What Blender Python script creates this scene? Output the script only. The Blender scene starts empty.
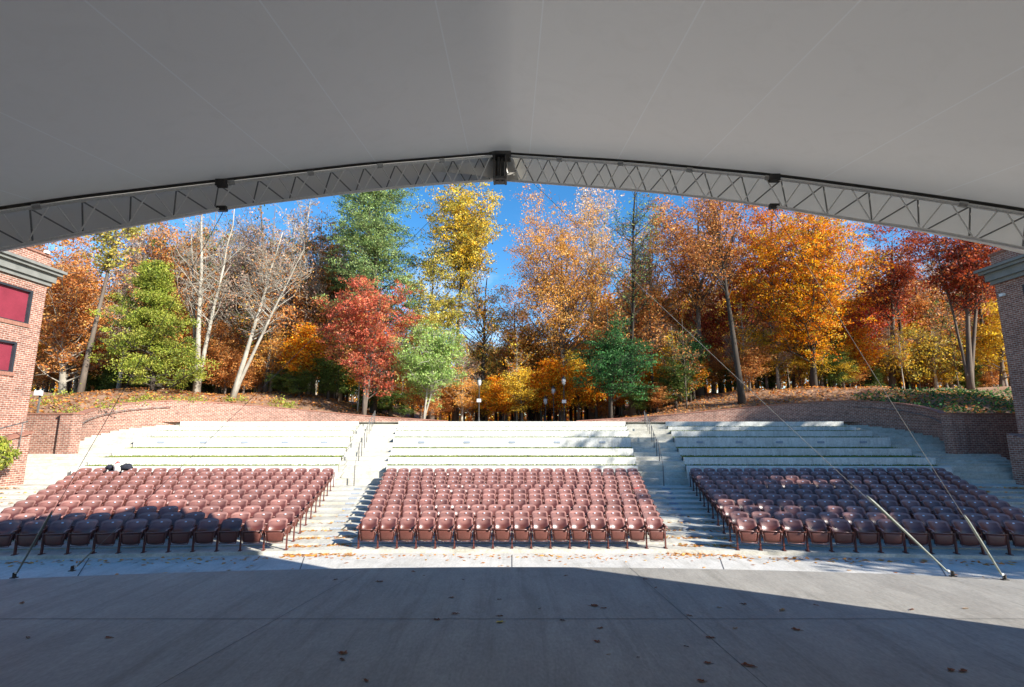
import bpy, math, random
import numpy as np
from mathutils import Vector
R = math.radians
random.seed(7); RNG = np.random.default_rng(11)
scene = bpy.context.scene
COL = scene.collection

# ------------------------------------------------------------------ camera
EYE = 3.0; FPX = 525.0; TILT = 9.75
ct, st = math.cos(R(TILT)), math.sin(R(TILT))
def slope(px, py):                      # direction of a sight line as (X/Y, Z/Y)
    a, b = px-512.0, 343.5-py
    fy = FPX*ct-b*st; fz = b*ct+FPX*st
    return a/fy, fz/fy
def at(px, py, Y):
    u, w = slope(px, py); return Vector((u*Y, Y, EYE+w*Y))
def onz(px, py, z):
    u, w = slope(px, py); Y = (z-EYE)/w; return Vector((u*Y, Y, z))
cam = bpy.data.objects.new('camera', bpy.data.cameras.new('camera')); COL.objects.link(cam)
cam.location = (0, 0, EYE); cam.rotation_euler = (R(90+TILT), 0, 0)
cam.data.sensor_width = 36; cam.data.lens = FPX/1024*36; cam.data.clip_end = 3000; cam.data.clip_start = .05
scene.camera = cam

# ------------------------------------------------------------------ light
DX, DY = 1.5, 1.057                      # horizontal run of a shadow per unit of height
hz = math.hypot(DX, DY); EL = math.atan2(1, hz); AZ = math.atan2(DX, -DY)
w = bpy.data.worlds.new('World'); scene.world = w; w.use_nodes = True
nt = w.node_tree; bg = nt.nodes['Background']
sky = nt.nodes.new('ShaderNodeTexSky'); sky.sky_type = 'NISHITA'; sky.sun_disc = False
sky.sun_elevation = EL; sky.sun_rotation = AZ; sky.altitude = 0; sky.air_density = 1.0; sky.dust_density = .25; sky.ozone_density = 2.5
tc = nt.nodes.new('ShaderNodeTexCoord'); mp = nt.nodes.new('ShaderNodeMapping'); mp.inputs['Scale'].default_value = (1, 1, 3.2)
nz = nt.nodes.new('ShaderNodeTexNoise'); nz.inputs['Scale'].default_value = 3.1; nz.inputs['Detail'].default_value = 7; nz.inputs['Roughness'].default_value = .62
cr = nt.nodes.new('ShaderNodeValToRGB'); cr.color_ramp.elements[0].position = .52; cr.color_ramp.elements[1].position = .78
sx = nt.nodes.new('ShaderNodeSeparateXYZ'); mr = nt.nodes.new('ShaderNodeMapRange')
mr.inputs['From Min'].default_value = .42; mr.inputs['From Max'].default_value = .12; mr.inputs['To Min'].default_value = 0; mr.inputs['To Max'].default_value = .8
mu = nt.nodes.new('ShaderNodeMath'); mu.operation = 'MULTIPLY'
mx = nt.nodes.new('ShaderNodeMixRGB'); mx.inputs['Color2'].default_value = (8.5, 8.8, 9.2, 1)
hs = nt.nodes.new('ShaderNodeHueSaturation'); hs.inputs['Saturation'].default_value = 1.34; hs.inputs['Value'].default_value = 1.2
L = nt.links.new
L(tc.outputs['Generated'], mp.inputs['Vector']); L(mp.outputs[0], nz.inputs['Vector']); L(nz.outputs['Fac'], cr.inputs[0])
L(tc.outputs['Generated'], sx.inputs[0]); L(sx.outputs['Z'], mr.inputs['Value']); L(cr.outputs[0], mu.inputs[0]); L(mr.outputs[0], mu.inputs[1])
L(sky.outputs[0], hs.inputs['Color']); L(hs.outputs[0], mx.inputs['Color1']); L(mu.outputs[0], mx.inputs['Fac']); L(mx.outputs[0], bg.inputs['Color'])
bg.inputs['Strength'].default_value = .2
sun = bpy.data.objects.new('sun', bpy.data.lights.new('sun', 'SUN')); COL.objects.link(sun)
sun.data.energy = 11.5; sun.data.angle = R(.53); sun.data.color = (1, .95, .87)
sun.rotation_euler = Vector((-DX, DY, -1)).to_track_quat('-Z', 'Y').to_euler(); sun.location = (30, -30, 40)
scene.view_settings.view_transform = 'Standard'; scene.view_settings.look = 'None'; scene.view_settings.exposure = 0; scene.view_settings.gamma = 1
try:
    scene.cycles.max_bounces = 8; scene.cycles.transparent_max_bounces = 4; scene.cycles.sample_clamp_indirect = 6
except Exception: pass

# ------------------------------------------------------------------ materials
def newmat(name):
    m = bpy.data.materials.new(name); m.use_nodes = True
    return m, m.node_tree, m.node_tree.nodes['Principled BSDF']
def N(t, kind, **kw):
    n = t.nodes.new(kind)
    for k, v in kw.items():
        if k in n.inputs: n.inputs[k].default_value = v
        else: setattr(n, k, v)
    return n
def ramp(t, src, stops):
    r = t.nodes.new('ShaderNodeValToRGB')
    while len(r.color_ramp.elements) < len(stops): r.color_ramp.elements.new(.5)
    for e, (p, c) in zip(r.color_ramp.elements, stops): e.position = p; e.color = (*c, 1)
    t.links.new(src, r.inputs[0]); return r.outputs[0]
def coords(t, scale=(1, 1, 1), kind='Object'):
    c = t.nodes.new('ShaderNodeTexCoord'); m = t.nodes.new('ShaderNodeMapping'); m.inputs['Scale'].default_value = scale
    t.links.new(c.outputs[kind], m.inputs[0]); return m.outputs[0]
def mixc(t, a, b, fac, mode='MIX'):
    m = t.nodes.new('ShaderNodeMixRGB'); m.blend_type = mode
    for s, v in (('Color1', a), ('Color2', b), ('Fac', fac)):
        if hasattr(v, 'links'): t.links.new(v, m.inputs[s])
        else: m.inputs[s].default_value = v if s == 'Fac' else (*v, 1)
    return m.outputs[0]
def bump(t, b, src, strength=.3, dist=.02):
    n = N(t, 'ShaderNodeBump', Strength=strength, Distance=dist); t.links.new(src, n.inputs['Height']); t.links.new(n.outputs[0], b.inputs['Normal'])
def speckled(name, c1, c2, scale=3, rough=.8, fine=40, bstr=.25, stretch=(1, 1, 1), stain=None, spec=.3, bdist=.02):
    m, t, b = newmat(name); v = coords(t, stretch)
    n1 = N(t, 'ShaderNodeTexNoise', Scale=scale, Detail=6, Roughness=.62); t.links.new(v, n1.inputs['Vector'])
    n2 = N(t, 'ShaderNodeTexNoise', Scale=fine, Detail=3, Roughness=.6); t.links.new(v, n2.inputs['Vector'])
    c = ramp(t, n1.outputs['Fac'], [(.3, c1), (.7, c2)])
    c = mixc(t, c, ramp(t, n2.outputs['Fac'], [(.3, (.78,)*3), (.7, (1.12,)*3)]), .7, 'MULTIPLY')
    if stain:
        n3 = N(t, 'ShaderNodeTexNoise', Scale=stain[0], Detail=8, Roughness=.7, Distortion=.6); t.links.new(v, n3.inputs['Vector'])
        c = mixc(t, c, ramp(t, n3.outputs['Fac'], [(.42, stain[1]), (.62, (1, 1, 1))]), stain[2], 'MULTIPLY')
    if name in ('stage_concrete', 'pit_concrete', 'bench_concrete', 'concrete'):      # streaks and scuffs, hairline cracks
        m2 = t.nodes.new('ShaderNodeMapping'); m2.inputs['Scale'].default_value = (1.1, .16, 2.5) if name != 'bench_concrete' else (2.5, 2.5, .35); t.links.new(v, m2.inputs[0])
        n5 = N(t, 'ShaderNodeTexNoise', Scale=3.2, Detail=9, Roughness=.74, Distortion=.4); t.links.new(m2.outputs[0], n5.inputs['Vector'])
        c = mixc(t, c, ramp(t, n5.outputs['Fac'], [(.36, (.66, .65, .62)), (.5, (1, 1, 1)), (.7, (1.1, 1.1, 1.08))]), .6, 'MULTIPLY')
        vo = N(t, 'ShaderNodeTexVoronoi', Scale=.42, Randomness=1.0); vo.feature = 'DISTANCE_TO_EDGE'
        n6 = N(t, 'ShaderNodeTexNoise', Scale=2.0, Detail=8, Roughness=.7); t.links.new(v, n6.inputs['Vector'])
        va = t.nodes.new('ShaderNodeVectorMath'); va.operation = 'ADD'; t.links.new(v, va.inputs[0]); t.links.new(n6.outputs['Color'], va.inputs[1]); t.links.new(va.outputs[0], vo.inputs['Vector'])
        c = mixc(t, c, ramp(t, vo.outputs['Distance'], [(0, (.55, .54, .52)), (.006, (1, 1, 1))]), .35, 'MULTIPLY')
    t.links.new(c, b.inputs['Base Color']); b.inputs['Roughness'].default_value = rough; b.inputs['Specular IOR Level'].default_value = spec
    bump(t, b, n2.outputs['Fac'], bstr, bdist); return m
M = {}
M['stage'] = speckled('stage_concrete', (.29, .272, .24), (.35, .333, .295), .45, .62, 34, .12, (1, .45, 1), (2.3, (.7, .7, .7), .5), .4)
M['concrete'] = speckled('concrete', (.46, .44, .38), (.62, .6, .53), .7, .85, 16, .25, (1, 1, 1), (2.2, (.7, .68, .6), .5))
M['bench'] = speckled('bench_concrete', (.62, .61, .57), (.8, .79, .75), .9, .8, 14, .15, (1, 1, 1), (3.0, (.74, .74, .7), .45))
M['pit'] = speckled('pit_concrete', (.5, .48, .44), (.6, .58, .53), .5, .8, 22, .15, (1, 1, 1), (1.6, (.8, .79, .76), .5))
M['joint'] = speckled('joint_dark', (.1, .1, .1), (.15, .145, .14), 5)
M['maroon'] = speckled('maroon_plastic', (.145, .05, .04), (.19, .066, .054), 2, .36, 60, .05, spec=.55, bdist=.004)
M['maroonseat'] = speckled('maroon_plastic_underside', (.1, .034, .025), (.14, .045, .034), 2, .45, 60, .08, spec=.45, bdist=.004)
M['iron'] = speckled('painted_iron', (.1, .03, .024), (.15, .048, .036), 6, .5, 40, .1)
M['steel'] = speckled('galvanised_steel', (.42, .42, .41), (.55, .55, .53), 5, .45, 50, .05); M['steel'].node_tree.nodes['Principled BSDF'].inputs['Metallic'].default_value = .35
M['trusspaint'] = speckled('truss_paint', (.82, .81, .77), (.88, .87, .83), 5, .5, 50, .05)
M['darksteel'] = speckled('dark_steel', (.035, .033, .03), (.07, .065, .06), 8, .6, 40, .2)
M['reargrey'] = speckled('rear_truss_grey', (.2, .2, .19), (.27, .27, .26), 5)  # darker grey than the front truss members
M['bracketgrey'] = speckled('bracket_steel', (.09, .088, .08), (.16, .155, .145), 7, .6, 30, .2)
M['rail'] = speckled('rail_steel', (.1, .1, .095), (.17, .165, .16), 8, .5, 40, .1)
M['sleeve'] = speckled('cable_sleeve', (.16, .18, .15), (.3, .32, .28), 9, .4, 30, .1)
M['plate'] = speckled('metal_plate', (.5, .56, .66), (.62, .68, .76), 9, .3, 50, .02, spec=.8)
M['plaque'] = speckled('plaque', (.22, .26, .32), (.38, .42, .48), 30, .4, 60, .02)
M['white'] = speckled('white_paint', (.72, .72, .7), (.8, .8, .78), 4)
M['cornice'] = speckled('cornice_metal', (.16, .165, .15), (.23, .23, .21), 2, .5, 30, .05)
M['shutter'] = speckled('maroon_shutter', (.2, .028, .045), (.26, .036, .058), 1.5, .5, 30, .05)
M['frame'] = speckled('window_frame_dark', (.02, .025, .035), (.04, .045, .05), 3, .4)
M['cap'] = speckled('brick_coping', (.25, .11, .075), (.34, .17, .12), 6, .85, 30, .3)
M['bark'] = speckled('bark', (.085, .065, .05), (.17, .135, .105), 1.2, .95, 9, .6, (1, 1, .35))
M['barkdark'] = speckled('bark_dark', (.035, .028, .022), (.085, .068, .052), 1.2, .95, 9, .6, (1, 1, .35))
M['barkpale'] = speckled('bark_pale', (.3, .27, .22), (.5, .46, .39), 1.2, .9, 9, .4, (1, 1, .35), (2.5, (.5, .48, .42), .6))
M['turf'] = speckled('turf', (.11, .16, .03), (.24, .26, .07), 2.5, .95, 30, .8)
M['mulch'] = speckled('leaf_mould', (.26, .14, .08), (.4, .25, .16), .6, .95, 9, .9, (1, 1, 1), (.35, (.55, .5, .4), .6), bdist=.08)
M['earth'] = speckled('earth', (.12, .1, .06), (.2, .16, .1), .2, .95, 5, .5)
M['cloth'] = speckled('dark_cloth', (.012, .014, .022), (.03, .032, .045), 12, .9)
M['clothwhite'] = speckled('white_cloth', (.7, .68, .66), (.8, .78, .76), 12, .9)
M['clothred'] = speckled('red_cloth', (.5, .05, .04), (.6, .09, .07), 12, .9)
M['globe'] = speckled('lamp_globe', (.4, .42, .43), (.5, .52, .53), 4, .25)

def brickmat(name, c1, c2, mortar):
    m, t, b = newmat(name)
    uv = t.nodes.new('ShaderNodeTexCoord')
    br = N(t, 'ShaderNodeTexBrick'); br.offset = .5
    br.inputs['Scale'].default_value = 1.0; br.inputs['Brick Width'].default_value = .23; br.inputs['Row Height'].default_value = .086
    br.inputs['Mortar Size'].default_value = .011; br.inputs['Mortar Smooth'].default_value = .1; br.inputs['Bias'].default_value = -.1
    br.inputs['Color1'].default_value = (*c1, 1); br.inputs['Color2'].default_value = (*c2, 1); br.inputs['Mortar'].default_value = (*mortar, 1)
    t.links.new(uv.outputs['UV'], br.inputs['Vector'])
    n = N(t, 'ShaderNodeTexNoise', Scale=.8, Detail=6, Roughness=.7); t.links.new(uv.outputs['UV'], n.inputs['Vector'])
    n2 = N(t, 'ShaderNodeTexNoise', Scale=5.5, Detail=2); t.links.new(uv.outputs['UV'], n2.inputs['Vector'])
    c = mixc(t, br.outputs['Color'], ramp(t, n.outputs['Fac'], [(.3, (.72,)*3), (.7, (1.15,)*3)]), .8, 'MULTIPLY')
    c = mixc(t, c, ramp(t, n2.outputs['Fac'], [(.35, (.7,)*3), (.65, (1.2,)*3)]), .8, 'MULTIPLY')
    t.links.new(c, b.inputs['Base Color']); b.inputs['Roughness'].default_value = .9
    bump(t, b, br.outputs['Fac'], -.4, .01); return m
M['brick'] = brickmat('red_brick', (.22, .08, .052), (.35, .15, .1), (.44, .37, .3))

def plastic(name, c1, c2, sunlit_top):
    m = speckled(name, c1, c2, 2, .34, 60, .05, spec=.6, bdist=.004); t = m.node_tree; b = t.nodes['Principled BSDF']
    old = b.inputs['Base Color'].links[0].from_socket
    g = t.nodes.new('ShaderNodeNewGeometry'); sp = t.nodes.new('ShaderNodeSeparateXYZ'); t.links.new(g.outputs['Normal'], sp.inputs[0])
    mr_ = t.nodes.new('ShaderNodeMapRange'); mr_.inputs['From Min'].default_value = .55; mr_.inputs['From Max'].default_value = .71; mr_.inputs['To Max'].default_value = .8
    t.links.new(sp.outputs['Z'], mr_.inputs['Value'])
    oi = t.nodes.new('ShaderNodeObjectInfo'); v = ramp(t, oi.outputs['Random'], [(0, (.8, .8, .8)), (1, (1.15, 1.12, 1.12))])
    c = mixc(t, old, sunlit_top, mr_.outputs[0]); c = mixc(t, c, v, 1.0, 'MULTIPLY')  # pale sunlit highlight painted into the colour of upward-facing chair surfaces
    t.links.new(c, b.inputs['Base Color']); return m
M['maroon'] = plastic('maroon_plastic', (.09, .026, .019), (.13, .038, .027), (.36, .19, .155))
def membranemat():
    m, t, b = newmat('canopy_membrane'); out = t.nodes['Material Output']; v = coords(t)
    n = N(t, 'ShaderNodeTexNoise', Scale=.5, Detail=5, Roughness=.5); t.links.new(v, n.inputs['Vector'])
    c = ramp(t, n.outputs['Fac'], [(.3, (.74, .715, .655)), (.7, (.77, .745, .685))])
    n4 = N(t, 'ShaderNodeTexNoise', Scale=2.2, Detail=7, Roughness=.7, Distortion=.8); t.links.new(v, n4.inputs['Vector'])
    c = mixc(t, c, ramp(t, n4.outputs['Fac'], [(.34, (.86, .85, .82)), (.5, (1, 1, 1))]), .22, 'MULTIPLY')
    t.links.new(c, b.inputs['Base Color']); b.inputs['Roughness'].default_value = .7; b.inputs['Specular IOR Level'].default_value = .2
    tr = t.nodes.new('ShaderNodeBsdfTranslucent'); tr.inputs['Color'].default_value = (.86, .85, .8, 1)
    ms = t.nodes.new('ShaderNodeMixShader'); ms.inputs[0].default_value = .052
    t.links.new(b.outputs[0], ms.inputs[1]); t.links.new(tr.outputs[0], ms.inputs[2]); t.links.new(ms.outputs[0], out.inputs['Surface'])
    return m
M['membrane'] = membranemat()
M['valance'] = M['membrane'].copy(); M['valance'].name = 'valance_fabric'
[n for n in M['valance'].node_tree.nodes if n.type == 'MIX_SHADER'][0].inputs[0].default_value = .09
M['seam'] = M['membrane'].copy(); M['seam'].name = 'membrane_seam'
[n for n in M['seam'].node_tree.nodes if n.type == 'MIX_SHADER'][0].inputs[0].default_value = .06
for n in M['seam'].node_tree.nodes:
    if n.type == 'VALTORGB':
        for e_ in n.color_ramp.elements: e_.color = (.84, .835, .8, 1)

def leafmat(name, trans=.42):
    m, t, b = newmat(name); out = t.nodes['Material Output']
    a = t.nodes.new('ShaderNodeVertexColor'); a.layer_name = 'Col'
    hv = t.nodes.new('ShaderNodeHueSaturation'); hv.inputs['Value'].default_value = 1.28; hv.inputs['Saturation'].default_value = 1.04; t.links.new(a.outputs['Color'], hv.inputs['Color']); t.links.new(hv.outputs[0], b.inputs['Base Color']); b.inputs['Roughness'].default_value = .55; b.inputs['Specular IOR Level'].default_value = .3
    tr = t.nodes.new('ShaderNodeBsdfTranslucent'); t.links.new(hv.outputs[0], tr.inputs['Color'])
    ms = t.nodes.new('ShaderNodeMixShader'); ms.inputs[0].default_value = trans
    t.links.new(b.outputs[0], ms.inputs[1]); t.links.new(tr.outputs[0], ms.inputs[2]); t.links.new(ms.outputs[0], out.inputs['Surface'])
    return m
M['leaf'] = leafmat('foliage')

# ------------------------------------------------------------------ mesh helpers
def tag(o, label=None, cat=None, group=None, kind=None):
    if label: o['label'] = label
    if cat: o['category'] = cat
    if group: o['group'] = group
    if kind: o['kind'] = kind
    return o
def empty(name, loc=(0, 0, 0), rz=0):
    o = bpy.data.objects.new(name, None); COL.objects.link(o); o.location = loc; o.rotation_euler = (0, 0, rz); o.empty_display_size = .2
    return o
class MB:
    def __init__(s): s.v = []; s.f = []; s.m = []; s.uv = []; s.mi = 0
    def face(s, pts, uv=None):
        i = len(s.v); s.v += [tuple(p) for p in pts]; s.f.append(tuple(range(i, i+len(pts)))); s.m.append(s.mi)
        s.uv.append(uv or [(0, 0)]*len(pts))
    def wallquad(s, a, b, z0a, z1a, z0b=None, z1b=None, off=0):     # vertical quad, uv in metres
        z0b = z0a if z0b is None else z0b; z1b = z1a if z1b is None else z1b
        d = math.hypot(b[0]-a[0], b[1]-a[1])
        s.face([(a[0], a[1], z0a), (b[0], b[1], z0b), (b[0], b[1], z1b), (a[0], a[1], z1a)], [(off, z0a), (off+d, z0b), (off+d, z1b), (off, z1a)])
        return off+d
    def box(s, x0, x1, y0, y1, z0, z1):
        s.prism([(x0, y0), (x1, y0), (x1, y1), (x0, y1)], z0, z1)
    def prism(s, poly, z0, z1, bottom=True):
        n = len(poly); off = 0
        zf0 = z0 if callable(z0) else (lambda x, y: z0); zf1 = z1 if callable(z1) else (lambda x, y: z1)
        for i in range(n):
            a, b = poly[i], poly[(i+1) % n]
            off = s.wallquad(a, b, zf0(*a), zf1(*a), zf0(*b), zf1(*b), off)
        s.face([(x, y, zf1(x, y)) for x, y in poly], [(x, y) for x, y in poly])
        if bottom: s.face([(x, y, zf0(x, y)) for x, y in poly[::-1]], [(x, y) for x, y in poly[::-1]])
    def obox(s, c, ax, ay, az):                                     # oriented box, half axes
        c, ax, ay, az = map(Vector, (c, ax, ay, az))
        P = lambda i, j, k: c+ax*i+ay*j+az*k
        for q in (((-1, -1, -1), (-1, 1, -1), (1, 1, -1), (1, -1, -1)), ((-1, -1, 1), (1, -1, 1), (1, 1, 1), (-1, 1, 1)),
                  ((-1, -1, -1), (1, -1, -1), (1, -1, 1), (-1, -1, 1)), ((1, 1, -1), (-1, 1, -1), (-1, 1, 1), (1, 1, 1)),
                  ((-1, 1, -1), (-1, -1, -1), (-1, -1, 1), (-1, 1, 1)), ((1, -1, -1), (1, 1, -1), (1, 1, 1), (1, -1, 1))):
            s.face([P(*t) for t in q])
    def tube(s, pts, rad, n=6, caps=True):
        pts = [Vector(p) for p in pts]
        if not hasattr(rad, '__len__'): rad = [rad]*len(pts)
        base = len(s.v); up = Vector((0, 0, 1)); k = len(pts)
        for i, p in enumerate(pts):
            d = (pts[min(i+1, k-1)]-pts[max(i-1, 0)])
            if d.length < 1e-9: d = Vector((0, 0, 1))
            d.normalize(); a = d.cross(up)
            if a.length < .05: a = d.cross(Vector((1, 0, 0)))
            a.normalize(); b = d.cross(a)
            for j in range(n):
                t = 2*math.pi*j/n; s.v.append(tuple(p+(a*math.cos(t)+b*math.sin(t))*rad[i]))
        for i in range(k-1):
            for j in range(n):
                j2 = (j+1) % n
                s.f.append((base+i*n+j, base+i*n+j2, base+(i+1)*n+j2, base+(i+1)*n+j)); s.m.append(s.mi); s.uv.append([(0, 0)]*4)
        if caps:
            for i0, rev in ((0, True), (k-1, False)):
                ids = [base+i0*n+j for j in range(n)]
                s.f.append(tuple(ids[::-1] if rev else ids)); s.m.append(s.mi); s.uv.append([(0, 0)]*n)
    def lathe(s, c, prof, n=12):
        c = Vector(c); s.tube([c+Vector((0, 0, z)) for r, z in prof], [r for r, z in prof], n)
    def build(s, name, mats, parent=None, smooth=False):
        me = bpy.data.meshes.new(name); me.from_pydata(s.v, [], s.f); me.update()
        if not isinstance(mats, (list, tuple)): mats = [mats]
        for m in mats: me.materials.append(m)
        me.polygons.foreach_set('material_index', s.m)
        ul = me.uv_layers.new(name='UVMap'); ul.data.foreach_set('uv', [c for f in s.uv for p in f for c in p])
        if smooth: me.polygons.foreach_set('use_smooth', [True]*len(s.f))
        o = bpy.data.objects.new(name, me); COL.objects.link(o)
        if parent: o.parent = parent
        return o
def copy_tree(o, parent=None):
    c = o.copy(); COL.objects.link(c)
    if parent: c.parent = parent
    for ch in [x for x in o.children]: copy_tree(ch, c)
    return c
ORD = ['front', 'second', 'third', 'fourth', 'fifth', 'sixth', 'seventh', 'eighth', 'ninth', 'tenth', 'last', 'twelfth', 'thirteenth', 'fourteenth', 'fifteenth', 'sixteenth', 'seventeenth', 'eighteenth', 'nineteenth', 'twentieth', 'twenty-first', 'twenty-second']
def nth(k): return ['first', 'second', 'third', 'fourth', 'fifth', 'sixth', 'seventh', 'eighth', 'ninth', 'tenth', 'eleventh', 'twelfth', 'thirteenth', 'fourteenth', 'fifteenth', 'sixteenth', 'seventeenth', 'eighteenth', 'nineteenth', 'twentieth', 'twenty-first', 'twenty-second'][k]
def sstep(x, a, b):
    t = min(max((x-a)/(b-a), 0), 1); return t*t*(3-2*t)

# ------------------------------------------------------------------ seating bowl layout
AL = R(10); CA, SA = math.cos(AL), math.sin(AL)
Y0 = 14.77
def Cp(v): return (4.11+.167*v, Y0+v)
def Sp(v): return (5.95+.2*v, Y0-.2+.985*v)
def Op(v, l): a = Sp(v); return (a[0]+l*CA, a[1]-l*SA)
def Lsec(v): return min(10.6, 7.4+.29*v)
def bowl(x, z): return EYE+(z-EYE)*(1-.07*min(max((abs(x)-6)/12, 0), 1))      # the floor lifts slightly towards the sides
tops = [517.3, 511, 505, 498.7, 493.4, 488.7, 484, 479.6, 475.5, 471.6, 468.3]
ROWV = [.92*i for i in range(11)]
ROWZ = [at(512, t, Y0+v)[2]-.79 for t, v in zip(tops, ROWV)]
ROWZ[0] = max(ROWZ[0], -.02)
PIT = -.1
FRONT = .38                                # riser stands this far in front of the chair feet
TV = [9.95, 11.0, 12.9, 14.8, 16.7, 18.6, 20.3]
TT = [at(512, y, Y0+v)[2] for y, v in zip((466.2, 457.6, 448.6, 437.5, 431, 426.5, 421.4), TV)]
TB = [ROWZ[-1]+.02]+TT[:-1]
def mirror(p, s): return (p[0]*s, p[1])
def strip_mesh(mb, path_a, path_b, z, z_prev):
    """tread between two paths at height z with a riser at path_a"""
    zz = lambda p: bowl(p[0], z); zp = lambda p: bowl(p[0], z_prev)-.15
    n = len(path_a); off = 0
    for i in range(n-1):
        a, b, c, d = path_a[i], path_a[i+1], path_b[i+1], path_b[i]
        mb.face([(*a, zz(a)), (*b, zz(b)), (*c, zz(c)), (*d, zz(d))], [a, b, c, d])
        off = mb.wallquad(a, b, zp(a), zz(a), zp(b), zz(b), off)
def lin(a, b, n): return [(a[0]+(b[0]-a[0])*i/n, a[1]+(b[1]-a[1])*i/n) for i in range(n+1)]
def orient(pth, s):
    q = [mirror(p, s) for p in pth]
    return q if q[0][0] < q[-1][0] else q[::-1]
EDGEX = lambda v: 20.9 if v < 9.5 else min(22.6, 20.9+.5*(v-9.5))
def ext(v):
    a = Sp(v); return (EDGEX(v)-a[0])/CA
# floors under the seats (three blocks), aisle stairs, outer stairs
fl = MB(); vs = [v-(FRONT if v > 0 else .16) for v in ROWV]+[9.95]
zs = ROWZ
for i in range(11):
    z0 = zs[i]; zp = zs[i-1] if i else PIT
    strip_mesh(fl, lin(mirror(Cp(vs[i]), -1), Cp(vs[i]), 4), lin(mirror(Cp(vs[i+1]), -1), Cp(vs[i+1]), 4), z0, zp)
    for s in (-1, 1):
        strip_mesh(fl, orient(lin(Sp(vs[i]), Op(vs[i], Lsec(vs[i])+.1), 5), s), orient(lin(Sp(vs[i+1]), Op(vs[i+1], Lsec(vs[i+1])+.1), 5), s), z0, zp)
tag(fl.build('seating_floor', M['concrete']), kind='structure')
AIS = {}
for s, nm in ((-1, 'left'), (1, 'right')):
    st_ = MB()
    for i in range(11):
        strip_mesh(st_, orient(lin(Cp(vs[i]), Sp(vs[i]), 2), s), orient(lin(Cp(vs[i+1]), Sp(vs[i+1]), 2), s), zs[i], zs[i-1] if i else PIT)
    # upper flight: two steps for each terrace
    vv, zl = [TV[0]], [TB[0]+.25]
    cur = TB[0]
    for k in range(7):
        v0 = TV[k]; v1 = TV[k+1] if k < 6 else 22.2
        m_ = 3 if k == 0 else 2
        for j in range(m_):
            va = v0+(v1-v0)*j/m_-.02; vb = v0+(v1-v0)*(j+1)/m_-.02
            zn = TB[k]+(TT[k]-TB[k])*(j+1)/m_
            strip_mesh(st_, orient(lin(Cp(va), Sp(va), 2), s), orient(lin(Cp(vb), Sp(vb), 2), s), zn, cur); cur = zn
    o = st_.build('aisle_stairs', M['concrete'])
    tag(o, 'pale concrete stairs in the aisle between the middle and %s chair blocks' % nm, 'stairs', 'concrete stairs in the bowl')
    for i in range(1, 11):                         # small plates on the risers
        c1, c2 = Cp(vs[i]), Sp(vs[i]); t = .5
        c = ((c1[0]+(c2[0]-c1[0])*t)*s, c1[1]+(c2[1]-c1[1])*t)
        d = Vector(((c2[0]-c1[0])*s, c2[1]-c1[1], 0)).normalized()
        h = max(zs[i]-zs[i-1], .04); pz = bowl(c[0], zs[i]-h*.5)
        pl = MB(); pl.obox((c[0], c[1]-.012, pz), d*.17, Vector((0, .008, 0)), (0, 0, h*.36)); pl.build('row_plate', M['plaque'], o)
    AIS[s] = o
    # outer stairs between the block and the brick wall
    ou = MB()
    sub = [v for v in vs]
    cur = PIT
    for i in range(11):
        e0, e1 = ext(vs[i]), ext(vs[i+1])
        strip_mesh(ou, orient(lin(Op(vs[i], Lsec(vs[i])+.1), Op(vs[i], e0), 3), s), orient(lin(Op(vs[i+1], Lsec(vs[i+1])+.1), Op(vs[i+1], e1), 3), s), zs[i]+.012*i*(1 if i > 3 else .5), cur); cur = zs[i]+.012*i*(1 if i > 3 else .5)
    for k in range(7):
        v0 = TV[k]; v1 = TV[k+1] if k < 6 else 22.6
        m_ = 3
        for j in range(m_):
            va = v0+(v1-v0)*j/m_-.02; vb = v0+(v1-v0)*(j+1)/m_-.02
            zn = TB[k]+(TT[k]-TB[k])*(j+1)/m_
            strip_mesh(ou, orient(lin(Op(va, Lsec(va)+.02), Op(va, ext(va)), 3), s), orient(lin(Op(vb, Lsec(vb)+.02), Op(vb, ext(vb)), 3), s), zn, cur); cur = zn
    o2 = ou.build('side_stairs', M['concrete'])
    tag(o2, 'broad concrete side stairs between the %s chair block and brick wall' % nm, 'stairs', 'concrete stairs in the bowl')

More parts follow.
